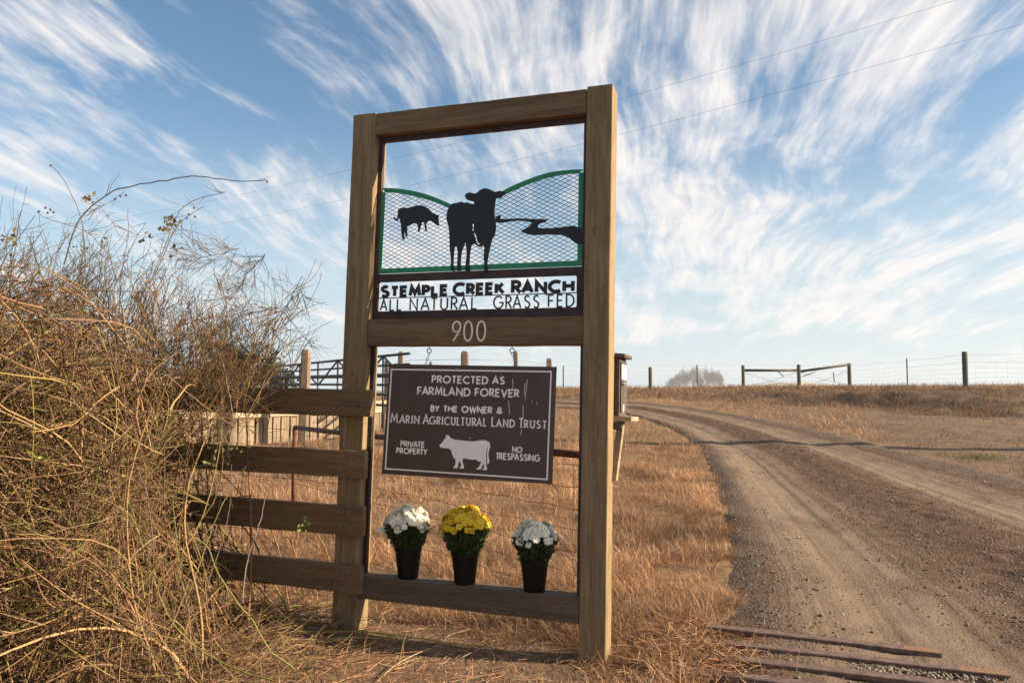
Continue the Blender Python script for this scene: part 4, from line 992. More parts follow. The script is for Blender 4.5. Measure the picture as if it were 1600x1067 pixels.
# ------------------------------------------------------------------ old rails of the cattle guard
RAILS = [((1.10, 4.42), (2.20, 4.03), 'old steel rail farthest from the camera in the cattle guard'), ((.98, 4.20), (2.36, 3.74), 'second old steel rail of the cattle guard, longest one with a rusty orange end'),
         ((.82, 4.02), (2.6, 3.40), 'third old steel rail of the cattle guard, half covered with straw'), ((.78, 3.80), (2.6, 3.16), 'old steel rail closest to the camera at the bottom edge')]
for i, ((x0, y0), (x1, y1), lab) in enumerate(RAILS):
    L_ = math.hypot(x1 - x0, y1 - y0); zz0, zz1 = ground_z(x0, y0) + .050, ground_z(x1, y1) + (.041 if i < 2 else .050)
    prof = [(-.034, 0), (-.034, -.022), (-.009, -.030), (-.009, -.085), (-.06, -.105), (-.06, -.115), (.06, -.115), (.06, -.105), (.009, -.085), (.009, -.030), (.034, -.022), (.034, 0), (.031, .003), (-.031, .003)]
    bm = bmesh.new(); K = 14; rings = []
    for k in range(K + 1):
        t = k / K; rings.append([bm.verts.new((t * L_, y + .001 * math.sin(k), z + (zz1 - zz0) * t)) for y, z in prof])
    for a, b in zip(rings, rings[1:]):
        for j in range(len(prof)): bm.faces.new((a[j], b[j], b[(j + 1) % len(prof)], a[(j + 1) % len(prof)]))
    bm.faces.new(rings[0]); bm.faces.new(rings[-1][::-1]); bmesh.ops.recalc_face_normals(bm, faces=bm.faces[:])
    me = bpy.data.meshes.new('cattle_guard_rail'); bm.to_mesh(me); bm.free(); me.materials.append(M_rail_steel); me.materials.append(M_rusttop)
    for p in me.polygons:
        if i < 2 and p.center.x > L_ * .86 and p.normal.z > .5: p.material_index = 1
    o = bpy.data.objects.new('cattle_guard_rail', me); COL.objects.link(o); o.location = (x0, y0, zz0); o.rotation_euler = (0, 0, math.atan2(y1 - y0, x1 - x0))
    tag(o, lab, 'steel rail', 'old rails of the cattle guard')

# ------------------------------------------------------------------ power line: two poles and two cables
def upole(x, y, h, label):
    t = empty('utility_pole', (x, y, ground_z(x, y))); tag(t, label, 'utility pole')
    part('pole', revolve([(.21, -.5), (.20, 3), (.18, h * .7), (.16, h)], 16), M_greypost, t, True)
    part('crossarm', box_bm(-.06, .06, -.75, .75, h - .55, h - .43, bev=.01), M_greypost, t).rotation_euler = (0, 0, .55)
    for s in (-.6, .6):
        o = part('insulator', revolve([(.03, 0), (.05, .04), (.03, .07), (.045, .10), (.02, .13)], 10), M_zinc, t, True)
        o.location = (-s * math.sin(.55), s * math.cos(.55), h - .43)
upole(13.6, 13.1, 9.9, 'tall wooden utility pole standing right of the road')
upole(-41, 45, 9.0, 'wooden utility pole far off to the left behind the bushes')
Aw, Bw = Vector((13.6, 13.1, 0)), Vector((-41, 45, 0))
for k, (zh, off, s) in enumerate(((9.93, -.35, 1.93), (9.29, .25, 1.97))):
    pts = []
    for t in np.linspace(-.25, 1, 60):
        p = Aw.lerp(Bw, t); pts.append((p.x + off * .4, p.y + off, zh - 4 * s * t * (1 - t) * (1 if t > 0 else .6)))
    o = tube('overhead_cable', pts, .0026, M_gate, None, 5); tag(o, ('upper', 'lower')[k] + ' one of the two thin cables crossing the sky above the sign', 'cable', 'overhead cables')

# ------------------------------------------------------------------ far grove
M_farleaf = simple('far_leaf', (.13, .125, .105), .9, 0, noise=.4, scale=.35)
M_fartrunk = simple('far_trunk', (.16, .13, .11), .9)
def far_tree(x, y, h, r, seed, label):
    rr = np.random.default_rng(seed); gz = ground_z(x, y); t = empty('eucalyptus_tree', (x, y, gz)); tag(t, label, 'tree', 'eucalyptus trees of the distant grove')
    tk = Tubes(5)
    for i in range(4):
        a = rr.random() * 6.28; e = r * .5
        tk.add(np.array([[[0, 0, -1], [.1 * math.cos(a), .1 * math.sin(a), h * .35], [e * math.cos(a), e * math.sin(a), h * .8]]]), np.array([[.45, .35, .12]]), (1, 1, 1))
    tk.build('trunk', M_fartrunk, t)
    n = 2600; cl = 11; cp = np.stack([rr.normal(0, r * .42, cl), rr.normal(0, r * .42, cl), h * rr.uniform(.55, .9, cl)], 1); ci = rr.integers(0, cl, n)
    P_ = cp[ci] + rr.normal(size=(n, 3)) * np.array([r * .27, r * .27, h * .085]); V, F, C_ = leaf_cloud(P_, rr.normal(size=(n, 3)), rr.uniform(.4, .85, n), np.ones((n, 3)))
    fast_mesh('crown', V, F, M_farleaf, t, C_)
GT = [(1051, 12.5, 3.2, 'leftmost low tree of the distant grove'), (1060, 15.2, 3.4, 'second tree from the left in the distant grove'), (1071, 17.0, 3.8, 'third tree from the left in the distant grove'), (1083, 17.6, 3.9, 'tall middle tree of the distant grove'),
      (1095, 17.2, 3.8, 'fifth tree from the left in the distant grove'), (1106, 17.4, 3.8, 'sixth tree of the distant grove, left of the right end pair'), (1116, 16.0, 3.4, 'second tree from the right end of the distant grove'), (1124, 13.6, 3.0, 'rightmost smaller tree of the distant grove')]
for i, (px, h, r, lab) in enumerate(GT):
    Y = 600 + 6 * (i % 3); h *= 1.28; r *= 1.08; far_tree((px - 800) / 1200 * Y, Y, h, r, 50 + i, lab)

# ------------------------------------------------------------------ thorny thicket on the left
def norm(a): return a / (np.linalg.norm(a, axis=-1, keepdims=True) + 1e-9)
def grow(P0, D0, L, k, wig, grav, rg):
    """polylines (N,k+1,3)"""
    P = [P0]; D = norm(D0); p = P0.copy(); cur = rg.normal(size=D.shape) * wig * .6; L = np.broadcast_to(L, (len(P0),))
    for i in range(k):
        cur = cur * .7 + rg.normal(size=D.shape) * wig; D = norm(D + cur + np.array([0, 0, 1.]) * grav); p = p + D * (L / k)[:, None]; P.append(p)
    return np.stack(P, 1)
TW = np.array([(.22, .145, .075), (.28, .19, .10), (.18, .13, .06), (.12, .08, .045), (.35, .26, .15), (.20, .175, .06), (.24, .145, .09), (.09, .06, .035), (.17, .155, .05)])
def twc(n, rg): return TW[rg.choice(len(TW), n)] * rg.uniform(.4, 1.05, (n, 1)) * np.array([1.12, .95, .88])
PAL = np.array([(.25, .17, .075), (.31, .22, .105), (.20, .185, .055), (.15, .095, .05), (.36, .27, .14), (.25, .145, .085), (.235, .21, .07), (.21, .165, .10), (.12, .08, .045)])
def pal(n, rg, w=None): return PAL[rg.choice(len(PAL), n, p=w)] * rg.uniform(.4, 1.0, (n, 1)) * np.array([1.14, .93, .85])
XR = ([-.1, .3, .6, .85, 1.2, 1.45, 1.75, 2.05, 2.4], [-1.14, -1.36, -1.62, -1.76, -1.60, -1.52, -1.68, -2.05, -2.8])   # right border by height
ZT = ([-5, -3.4, -2.9, -2.3, -1.9, -1.6, -1.3, -1.0], [2.2, 2.10, 2.06, 1.96, 1.80, 1.50, 1.28, 1.2])
def outside(P): 
    x = P[..., 0] - (P[..., 1] - 4) * -.28
    return np.maximum(x - np.interp(P[..., 2], *XR), P[..., 2] - np.interp(x, *ZT))
def children(P, n, rg, spread, lo=.1, hi=1.):
    N, k, _ = P.shape; i = rg.integers(0, N, n); t = rg.uniform(lo, hi, n) * (k - 1); j = np.minimum(t.astype(int), k - 2); f = (t - j)[:, None]
    p = P[i, j] * (1 - f) + P[i, j + 1] * f; d = norm(P[i, j + 1] - P[i, j]); return p, norm(d + norm(rg.normal(size=(n, 3))) * spread)
def keep(P, rg, lim=.0, chance=.0):
    m = outside(P[:, -1]); return P[(m < lim) | ((rg.random(len(P)) < chance) & (m < lim + .3))]

bush = empty('thorn_thicket', (-2.6, 3.9, ground_z(-2.6, 3.9)))
tag(bush, 'large tangled thicket of bare thorny stems beside and over the board fence', 'bush')
BI = Matrix.Translation((2.6, -3.9, -ground_z(-2.6, 3.9)))
g = np.random.default_rng(21)
n = 420
bx_, by_ = g.uniform(-5.2, -1.15, n), g.uniform(3.3, 5.2, n)
P0 = np.stack([bx_, by_, terrain(bx_, by_) - .03], 1); D0 = np.stack([g.normal(.0, .38, n), g.normal(-.02, .34, n), np.ones(n)], 1)
C1 = keep(grow(P0, D0, g.uniform(1.2, 2.35, n), 16, .05, -.045, g), g, .12)
p, d = children(C1, 3600, g, .85, .05); C2 = keep(grow(p, d, g.uniform(.25, .85, len(p)), 7, .085, -.02, g), g, .04, .15)
# tangle that fills the body of the thicket, most of it growing upward and over
n = 11500; x_ = g.uniform(-4.7, -1.1, n); y_ = g.uniform(2.9, 5.1, n); z_ = g.uniform(0, 2.0, n); q0 = np.stack([x_, y_, z_ + terrain(x_, y_)], 1)
q0 = q0[outside(q0) < -.05]; dd = norm(g.normal(size=q0.shape)) + np.array([.12, -.05, .45]); C2b = keep(grow(q0, dd, g.uniform(.3, .9, len(q0)), 6, .10, -.03, g), g, .03, .08)
C2 = np.concatenate([C2[:, :7], C2b])
p, d = children(C2, 27000, g, .9); C3 = keep(grow(p, d, g.uniform(.06, .30, len(p)), 3, .16, .03, g), g, .08, .3)
p, d = children(C3, 14000, g, 1.0); C4 = keep(grow(p, d, g.uniform(.02, .09, len(p)), 2, .1, .05, g), g, .10, .4)
off = np.array([2.6, -3.9, -ground_z(-2.6, 3.9)])
def taper(P, r0, r1, rg): return rg.uniform(.75, 1.3, (len(P), 1)) * np.linspace(r0, r1, P.shape[1])[None]
tb = Tubes(4); tb.add(C1 + off, taper(C1, .0062, .0020, g), pal(len(C1), g)); o = tb.build('stems', M_stem, bush); o['kind'] = 'stuff'
tb = Tubes(3); tb.add(C2 + off, taper(C2, .0034, .0014, g), np.where(g.random((len(C2), 1)) < .5, pal(len(C2), g), twc(len(C2), g))); tb.add(C3 + off, taper(C3, .0021, .0010, g), twc(len(C3), g)); tb.add(C4 + off, taper(C4, .0015, .0009, g), twc(len(C4), g))
o = tb.build('twigs', M_stem, bush); o['kind'] = 'stuff'
# dead leaf bits and litter caught in the stems
n = 14000; p, d = children(C2, n, g, 1.); p = p + g.normal(size=(n, 3)) * .02; low = np.clip(1.3 - p[:, 2] * .6, .25, 1.2); p = p[g.random(n) < low * .9]
V, F, C_ = leaf_cloud(p + off, g.normal(size=p.shape), g.uniform(.012, .035, len(p)), pal(len(p), g)); o = fast_mesh('dead_leaves', V, F, M_leaf, bush, C_); o['kind'] = 'stuff'
# fresh leaves in a few clusters
def cluster(c, n, r, size, col, name='leaf_cluster', parent=bush, offv=off):
    P_ = np.array(c) + g.normal(size=(n, 3)) * r; V, F, C_ = leaf_cloud(P_ + offv, g.normal(size=(n, 3)) + np.array([0, 0, .3]), g.uniform(size * .6, size * 1.3, n), np.array(col) * g.uniform(.7, 1.4, (n, 1)))
    o = fast_mesh(name, V, F, M_leaf, parent, C_); o['kind'] = 'stuff'; return o
def W3(px, py, Y): return P3(px, Y, py)
for px, py, Y, n_, r_ in ((72, 708, 3.3, 12, .016), (348, 700, 4.25, 22, .04), (385, 690, 4.2, 16, .035), (255, 348, 4.0, 26, .022), (268, 390, 4.05, 16, .02), (130, 310, 3.95, 12, .014), (228, 372, 4.0, 10, .015), (480, 815, 4.2, 12, .015), (150, 390, 3.9, 40, .05), (10, 375, 3.9, 16, .03), (335, 715, 4.2, 10, .03)):
    col = (.20, .20, .07) if py > 600 else (.17, .13, .06)
    if px in (72, 480): col = (.28, .33, .08)
    cluster(W3(px, py, Y), n_, r_, .030 if px != 150 else .022, col)
# single long canes that one can pick out
CANES = [  # photo column, row, distance ... radius, colour
 ([(95, 412, 3.9), (108, 360, 3.92), (125, 330, 3.95), (160, 300, 3.97), (188, 288, 3.98), (250, 278, 4.0), (292, 271, 4.0), (330, 275, 4.0), (365, 279, 4.0), (411, 278, 4.0)], .0052, (.10, .08, .05)),
 ([(68, 253, 3.9), (88, 275, 3.9), (104, 305, 3.9), (119, 340, 3.92), (125, 375, 3.95), (128, 410, 4.0)], .0034, (.16, .13, .07)),
 ([(348, 297, 4.1), (310, 305, 4.1), (281, 320, 4.1), (267, 343, 4.08), (252, 384, 4.05), (235, 430, 4.0)], .0032, (.10, .08, .06)),
 ([(313, 319, 4.1), (280, 342, 4.1), (266, 362, 4.1), (250, 400, 4.05), (230, 445, 4.0)], .003, (.11, .08, .06)),
 ([(48, 328, 3.9), (60, 337, 3.9), (88, 346, 3.9), (118, 356, 3.93), (140, 370, 3.95), (162, 395, 4.0)], .0026, (.20, .12, .08)),
 ([(188, 295, 3.98), (165, 312, 3.97), (148, 320, 3.95), (125, 335, 3.95)], .002, (.22, .14, .09)),
 ([(58, 360, 3.8), (46, 378, 3.8), (36, 400, 3.8)], .0035, (.12, .09, .06)),
 ([(150, 322, 4.0), (168, 345, 4.0), (180, 368, 4.0)], .002, (.20, .15, .09)),
 ([(0, 405, 3.4), (50, 412, 3.45), (90, 430, 3.5), (140, 460, 3.6), (200, 520, 3.7)], .0045, (.24, .16, .07)),
 ([(0, 472, 3.1), (40, 475, 3.1), (75, 488, 3.15), (105, 500, 3.2), (140, 520, 3.3)], .004, (.27, .2, .08)),
 ([(0, 512, 3.0), (35, 528, 3.0), (70, 552, 3.05), (105, 590, 3.1), (135, 620, 3.2)], .005, (.27, .21, .08)),
 ([(0, 608, 2.95), (60, 613, 2.95), (110, 628, 3.0), (165, 652, 3.05), (215, 688, 3.1), (262, 712, 3.2)], .0052, (.30, .21, .08)),
 ([(205, 550, 3.7), (250, 575, 3.7), (290, 610, 3.75), (330, 640, 3.8), (370, 668, 3.8)], .0045, (.28, .19, .09)),
 ([(0, 785, 2.95), (40, 805, 2.95), (80, 845, 2.95), (110, 890, 3.0), (165, 920, 3.05), (230, 975, 3.1)], .005, (.25, .19, .09)),
 ([(215, 725, 3.2), (232, 760, 3.2), (240, 800, 3.2), (248, 860, 3.25), (246, 930, 3.3), (244, 990, 3.3)], .005, (.20, .14, .11)),
 ([(195, 765, 3.2), (215, 800, 3.2), (233, 860, 3.25), (255, 915, 3.3), (285, 970, 3.3), (330, 1010, 3.3), (390, 1038, 3.25), (440, 1052, 3.2)], .0048, (.24, .23, .06)),
 ([(300, 830, 3.5), (330, 850, 3.5), (345, 885, 3.5), (372, 925, 3.5), (405, 965, 3.5), (430, 1005, 3.5), (470, 1035, 3.5)], .0056, (.25, .23, .065)),
 ([(388, 727, 3.9), (365, 765, 3.9), (348, 795, 3.85), (325, 860, 3.8), (305, 920, 3.7), (295, 945, 3.7)], .004, (.24, .22, .08)),
 ([(419, 762, 4.2), (414, 800, 4.2), (405, 830, 4.15), (393, 870, 4.1), (388, 905, 4.05), (386, 935, 4.0)], .0058, (.24, .18, .14)),
 ([(365, 725, 4.0), (364, 790, 4.0), (350, 850, 3.95), (335, 900, 3.9), (330, 925, 3.9)], .0035, (.24, .16, .12)),
 ([(275, 780, 3.5), (284, 850, 3.5), (292, 900, 3.5), (305, 950, 3.5)], .004, (.24, .22, .08)),
 ([(165, 710, 3.2), (155, 760, 3.2), (140, 800, 3.2), (130, 860, 3.2), (127, 900, 3.2)], .0045, (.25, .24, .07)),
 ([(235, 880, 3.1), (200, 920, 3.1), (165, 955, 3.1), (130, 1000, 3.1), (100, 1030, 3.1)], .0045, (.22, .22, .06)),
 ([(470, 432, 4.3), (455, 460, 4.3), (440, 490, 4.3), (420, 515, 4.3), (400, 545, 4.25), (380, 570, 4.2), (350, 610, 4.2)], .0038, (.15, .10, .07)),
 ([(412, 395, 4.3), (405, 405, 4.3), (385, 425, 4.3), (370, 450, 4.3), (350, 480, 4.25), (330, 520, 4.2), (325, 560, 4.2)], .0032, (.15, .11, .08)),
 ([(435, 480, 4.3), (405, 486, 4.3), (375, 492, 4.3), (350, 510, 4.25), (320, 530, 4.2), (290, 560, 4.1)], .0034, (.16, .12, .08)),
 ([(433, 560, 4.4), (410, 562, 4.4), (385, 556, 4.4), (350, 560, 4.35), (320, 568, 4.3)], .0065, (.11, .085, .06)),
 ([(326, 475, 3.9), (335, 520, 3.9), (345, 560, 3.9), (355, 600, 3.9), (365, 650, 3.95), (362, 690, 3.95)], .0045, (.26, .18, .12)),
 ([(370, 387, 4.3), (340, 395, 4.3), (300, 405, 4.25), (270, 425, 4.2), (240, 460, 4.1)], .003, (.14, .10, .07)),
 ([(192, 325, 4.0), (194, 360, 4.0), (190, 400, 4.0), (182, 440, 3.95)], .0025, (.18, .12, .08)),
 ([(222, 345, 4.0), (205, 375, 4.0), (190, 410, 4.0), (175, 450, 4.0)], .0025, (.16, .11, .08)),
]
leafless = []
for pts, r, col in CANES:
    P_ = np.array([list(W3(*q)) for q in pts]); P_ = crom(P_, 4 * len(pts)) + off; dr = r * .62
    rad = [dr * (.7 + .5 * min(i, len(P_) - 1) / len(P_)) for i in range(len(P_))]
    if pts[0][1] > pts[-1][1]: rad = rad[::-1]
    tb = Tubes(6); tb.add((P_ + g.normal(size=P_.shape) * .0015)[None], np.array(rad)[None], np.array(col) * .72); tb.build('cane', M_stem, bush); leafless.append(P_ - off)
tb = Tubes(3)
for k, P_ in enumerate(leafless):
    n_ = 26 if k in (23, 24, 25, 26, 27, 28) else 8
    if k in (0, 1): n_ = 5
    p, d = children(P_[None], n_, g, .8, .25 if k in (0, 1) else .0); S_1 = grow(p, d + np.array([.1, 0, .35]), g.uniform(.04, .14, n_) if n_ < 20 else g.uniform(.10, .36, n_), 6, .06, .02, g); tb.add(S_1 + off, taper(S_1, .0017, .0008, g), pal(n_, g) * .6)
    if n_ > 20:
        p, d = children(S_1, 150, g, .8); S_2 = grow(p, d, g.uniform(.04, .20, len(p)), 4, .08, .03, g); tb.add(S_2 + off, taper(S_2, .0012, .0006, g), pal(len(p), g) * .6)
        p, d = children(S_2, 160, g, .9); S_2 = grow(p, d, g.uniform(.015, .07, len(p)), 2, .15, .04, g); tb.add(S_2 + off, taper(S_2, .0009, .0005, g), pal(len(p), g) * .6)
n = 90; x_ = g.uniform(-2.05, -1.36, n); y_ = g.uniform(3.9, 4.5, n); P0 = np.stack([x_, y_, g.uniform(1.15, 1.6, n)], 1)
SP = grow(P0, np.stack([g.normal(.30, .42, n), g.normal(0, .2, n), np.ones(n)], 1), g.uniform(.25, .62, n), 8, .055, 0, g); tb.add(SP + off, taper(SP, .0026, .0012, g), pal(n, g))
p, d = children(SP, 700, g, .75, .1); S_1 = grow(p, d + np.array([0, 0, .2]), g.uniform(.05, .24, len(p)), 4, .07, .03, g); tb.add(S_1 + off, taper(S_1, .0015, .0009, g), pal(len(p), g))
p, d = children(S_1, 800, g, .9, .2); S_1 = grow(p, d, g.uniform(.02, .07, len(p)), 2, .14, .03, g); tb.add(S_1 + off, taper(S_1, .0011, .0007, g), pal(len(p), g))
# open spray of fine upright twigs along the top and right side
n = 300; x_ = g.uniform(-3.2, -1.42, n); y_ = g.uniform(3.8, 4.6, n); zt_ = np.interp(x_, *ZT) - .15; P0 = np.stack([x_, y_, zt_], 1)
SP = grow(P0, np.stack([g.normal(.25, .5, n), g.normal(0, .2, n), np.ones(n)], 1), g.uniform(.18, .52, n), 8, .05, 0, g); tb.add(SP + off, taper(SP, .0022, .0010, g), pal(n, g) * .6)
p, d = children(SP, 1300, g, .75, .15); S_1 = grow(p, d + np.array([0, 0, .2]), g.uniform(.04, .2, len(p)), 4, .07, .03, g); tb.add(S_1 + off, taper(S_1, .0012, .0007, g), pal(len(p), g) * .6)
p, d = children(S_1, 1500, g, .9, .2); S_1 = grow(p, d, g.uniform(.015, .05, len(p)), 2, .14, .03, g); tb.add(S_1 + off, taper(S_1, .0009, .0005, g), pal(len(p), g) * .6)
o = tb.build('twigs', M_stem, bush); o['kind'] = 'stuff'
M_hip = simple('dark_rose_hip', (.055, .022, .022), .5)
for px, py, Y in ((52, 328, 3.9), (62, 322, 3.9), (66, 330, 3.9), (75, 329, 3.9), (70, 325, 3.9), (297, 322, 4.1), (289, 332, 4.1), (299, 336, 4.1), (286, 338, 4.1), (412, 280, 4.0), (68, 254, 3.9), (180, 303, 3.97), (189, 302, 3.97), (172, 308, 3.97), (130, 309, 3.95)):
    bm = bmesh.new(); bmesh.ops.create_uvsphere(bm, u_segments=7, v_segments=5, radius=.0062)
    h = part('rose_hip', bm, M_hip, bush, True); h.location = Vector(W3(px, py, Y)) + Vector(off)

# dark leafy shrub far behind the thicket
o = empty('dark_shrub', (-11.0, 31, ground_z(-11, 31))); tag(o, 'dark green rounded shrub far behind the thicket, left of the pipe panel', 'shrub')
n = 9000; a = g.random(n) * 6.28; ph = np.arccos(g.random(n)); rr = g.uniform(.75, 1.0, n) * (1 + .2 * np.sin(a * 3) * np.sin(ph * 4)); P_ = np.stack([np.cos(a) * np.sin(ph) * 2.6, np.sin(a) * np.sin(ph) * 1.6, .1 + np.cos(ph) * 2.3], 1) * rr[:, None] + g.normal(size=(n, 3)) * .08
V, F, C_ = leaf_cloud(P_, g.normal(size=(n, 3)), g.uniform(.10, .2, n), np.array([.05, .055, .025]) * g.uniform(.6, 1.5, (n, 1))); fast_mesh('crown', V, F, M_leaf, o, C_)
tk = Tubes(5); tk.add(np.array([[[0, 0, -.2], [.1 * i, .05 * i, .8], [.5 * (i - 2), .1 * i, 1.8]] for i in range(5)]), np.array([[.09, .07, .03]]), (.1, .07, .05)); tk.build('trunk', M_stem, o)

# ------------------------------------------------------------------ dry grass
def blades(x, y, L, wdt, lean, az, col, name, zoff=0., curl=.5):
    n = len(x); z = terrain(x, y) + zoff
    d = np.stack([np.cos(az) * np.sin(lean), np.sin(az) * np.sin(lean), np.cos(lean)], 1); s = np.stack([-np.sin(az), np.cos(az), np.zeros(n)], 1)
    sa = g.uniform(0, 6.28, n); s = norm(s + .8 * np.stack([np.cos(sa), np.sin(sa), np.zeros(n)], 1))
    l2 = np.minimum(lean + curl * g.uniform(.2, 1.3, n), 1.85); d2 = np.stack([np.cos(az) * np.sin(l2), np.sin(az) * np.sin(l2), np.cos(l2)], 1)
    P0 = np.stack([x, y, z - .008], 1); L = L[:, None]; w = wdt[:, None]
    P1 = P0 + d * L * .55; P2 = P1 + d2 * L * .45
    low = terrain(P2[:, 0], P2[:, 1]) + zoff + .004; P2[:, 2] = np.maximum(P2[:, 2], low)
    V = np.stack([P0 - s * w, P0 + s * w, P1 + s * w * .8, P1 - s * w * .8, P2 - s * w * .25, P2 + s * w * .25], 1).reshape(-1, 3)
    b = np.arange(n)[:, None] * 6; F = np.concatenate([b + np.array([[0, 1, 2, 3]]), b + np.array([[3, 2, 5, 4]])])
    o = fast_mesh(name, V, F, M_straw, None, np.repeat(col, 6, 0)); return o
SPAL = np.array([(.52, .315, .155), (.44, .245, .11), (.60, .41, .235), (.34, .175, .078), (.24, .125, .06), (.48, .27, .12), (.42, .30, .20)])
def scol(n, x, y, dark=1.):
    c = SPAL[g.choice(len(SPAL), n, p=[.22, .20, .17, .14, .09, .12, .06])] * g.uniform(.65, 1.35, (n, 1)) * np.array([1.0, .985, 1.08]); v = fbm(x * 1.3, y * 1.3, 3, 12); return c * (.30 + 1.15 * v)[:, None] * dark
def scatter(n, y0, y1, xl, xr, power=1.0):
    """density falls with distance from the camera's foreground"""
    u = g.random(n); y = (y0 ** (1 - power) + u * (y1 ** (1 - power) - y0 ** (1 - power))) ** (1 / (1 - power)) if power != 1 else y0 * (y1 / y0) ** u
    a, b = xl(y), xr(y); return a + (b - a) * g.random(n), y
def grass(n, y0, y1, xl, xr, name, label, Ls=(.06, .17), W0=.0017, thr=.30, mat_=1., upright=0., bare=None, power=1.0):
    x, y = scatter(n, y0, y1, xl, xr, power); t = road_t(x, y); cl = np.clip(.5 + 1.5 * (fbm(x * 2.6, y * 2.6, 3, 41) - .5), 0, 1)
    e = .055 * (fbm(x * 3, y * 3, 3, 55) - .5) * 2
    ok = ((t < .002 + e) | (t > 1.04 + e)) & (cl > thr * g.random(n) * 1.6)
    if bare is not None: ok &= bare(x, y)
    x, y, cl = x[ok], y[ok], cl[ok]; n = len(x); s = 1 + .045 * np.maximum(y - 4, 0)
    az = fbm(x * 1.1, y * 1.1, 3, 91) * 14 + g.normal(0, 1.7, n); lean = np.clip(g.normal(1.0 - upright + .6 * (1 - cl), .42, n), .05, 1.62)
    L = g.uniform(*Ls, n) * (.6 + .8 * cl); w = W0 * s * g.uniform(.6, 1.4, n)
    o = blades(x, y, L * (1 + .01 * y), w, lean, az, scol(n, x, y, mat_), name); tag(o, label, 'dry grass', kind='stuff'); return o
foot = lambda x, y: ~((y < 4.72 - .47 * (x + .97) + .07 * np.sin(x * 9)) & (x < .55 + .12 * np.sin(y * 7)) & (g.random(len(x)) < .975))
grass(300000, 3.3, 14, lambda y: -3.2 - .28 * y, lambda y: np.interp(y, [3, 5, 9, 14], [1.6, 1.9, 2.9, 3.9]), 'dry_grass', 'matted golden dry grass behind the frame and along the left edge of the road', upright=.06, bare=foot)
grass(60000, 3.4, 13, lambda y: .35 + 0 * y, lambda y: np.interp(y, [3, 5, 9, 14], [1.5, 1.8, 2.8, 3.8]), 'dry_grass', 'short golden dry grass between the right post and the road edge', Ls=(.04, .12), W0=.0016, thr=.15, upright=.0)
grass(90000, 12, 40, lambda y: -.62 * y - 2, lambda y: .36 * y + 2.0, 'dry_grass', 'dry golden grass beyond the pipe fence up to the corral', Ls=(.10, .26), W0=.0022, upright=.1)
grass(120000, 7, 34, lambda y: 6.3 + 0 * y, lambda y: .75 * y + 4, 'dry_grass', 'thin brownish dry grass on the flat right of the road', Ls=(.03, .11), W0=.0026, thr=.62, mat_=.50)
bank = lambda x, y: (y > 29.5 - 10 * ss(6, 15, x))
grass(150000, 19, 46, lambda y: .0 * y - 3, lambda y: .75 * y + 4, 'dry_grass', 'tufted brown dry grass on the bank below the crest fence', Ls=(.08, .22), W0=.0036, thr=.35, mat_=.50, upright=.15, bare=bank)
x, y = scatter(5000, 36, 46, lambda y: -8 + 0 * y, lambda y: .8 * y); 
o = blades(x, y, g.uniform(.12, .32, len(x)), g.uniform(.004, .007, len(x)), np.abs(g.normal(.15, .15, len(x))), g.random(len(x)) * 6.28, scol(len(x), x, y, .8), 'tall_grass', curl=.3); tag(o, 'sparse tall dry grass stalks standing along the crest', 'dry grass', kind='stuff')
x, y = scatter(3500, 25.5, 31, lambda y: 12 + 0 * y, lambda y: .8 * y); 
o = blades(x, y, g.uniform(.10, .28, len(x)), g.uniform(.003, .005, len(x)), np.abs(g.normal(.2, .2, len(x))), g.random(len(x)) * 6.28, scol(len(x), x, y, .8), 'tall_grass', curl=.3); tag(o, 'dry grass stalks standing at the foot of the rightmost fence post', 'dry grass', kind='stuff')
# green tuft at the right edge of the road
n = 320; x = 7.6 + g.normal(0, .26, n); y = 12.55 + g.normal(0, .16, n)
o = blades(x, y, g.uniform(.04, .12, n), g.uniform(.003, .005, n), np.abs(g.normal(.5, .3, n)), g.random(n) * 6.28, np.array([.13, .14, .04]) * g.uniform(.6, 1.4, (n, 1)), 'green_tuft'); tag(o, 'small patch of green grass at the far right road edge', 'grass', kind='stuff')
# loose straw and sticks lying on the bare soil in front
n = 3800; x, y = scatter(n, 3.2, 5.0, lambda y: -2.2 + 0 * y, lambda y: 2.6 + 0 * y); t = road_t(x, y); ok = (t < .02) | (g.random(n) < .06 * (x < 2.2)); x, y = x[ok], y[ok]; n = len(x)
az = g.random(n) * 6.28; L = g.uniform(.03, .16, n) ** 1.0; zc = terrain(x, y) + g.uniform(.004, .03, n); el = g.normal(0, .12, n)
k = np.linspace(0, 1, 4)[None, :, None]; dirv = np.stack([np.cos(az), np.sin(az), el], 1)[:, None]; bend = np.stack([-np.sin(az), np.cos(az), 0 * az], 1)[:, None] * (g.normal(0, .15, n))[:, None, None]
P_ = np.stack([x, y, zc], 1)[:, None] + (dirv * k + bend * k * (1 - k) * 2) * L[:, None, None]
tb = Tubes(3); tb.add(P_, (g.uniform(.0006, .0017, n))[:, None] * np.ones((1, 4)), scol(n, x, y, 1.15)); o = tb.build('loose_straw', M_straw); tag(o, 'loose straw and stalks scattered over the bare soil in front of the frame', 'straw', kind='stuff')

n = 2600; x = g.normal(1.02, .22, n); y = g.normal(4.02, .20, n); az = g.normal(2.7, .9, n); L = g.uniform(.06, .20, n); P0 = np.stack([x, y, terrain(x, y) + .02 + .07 * g.random(n) * np.exp(-((x - .92) / .25) ** 2)], 1)
LS = grow(P0, np.stack([np.cos(az), np.sin(az), g.normal(.02, .16, n)], 1), L, 4, .08, -.03, g); tb = Tubes(3); tb.add(LS, (g.uniform(.0008, .0018, n))[:, None] * np.ones((1, 5)), scol(n, x, y, 1.1)); o = tb.build('loose_straw', M_straw); tag(o, 'straw drifted over the left ends of the old rails', 'straw', kind='stuff')
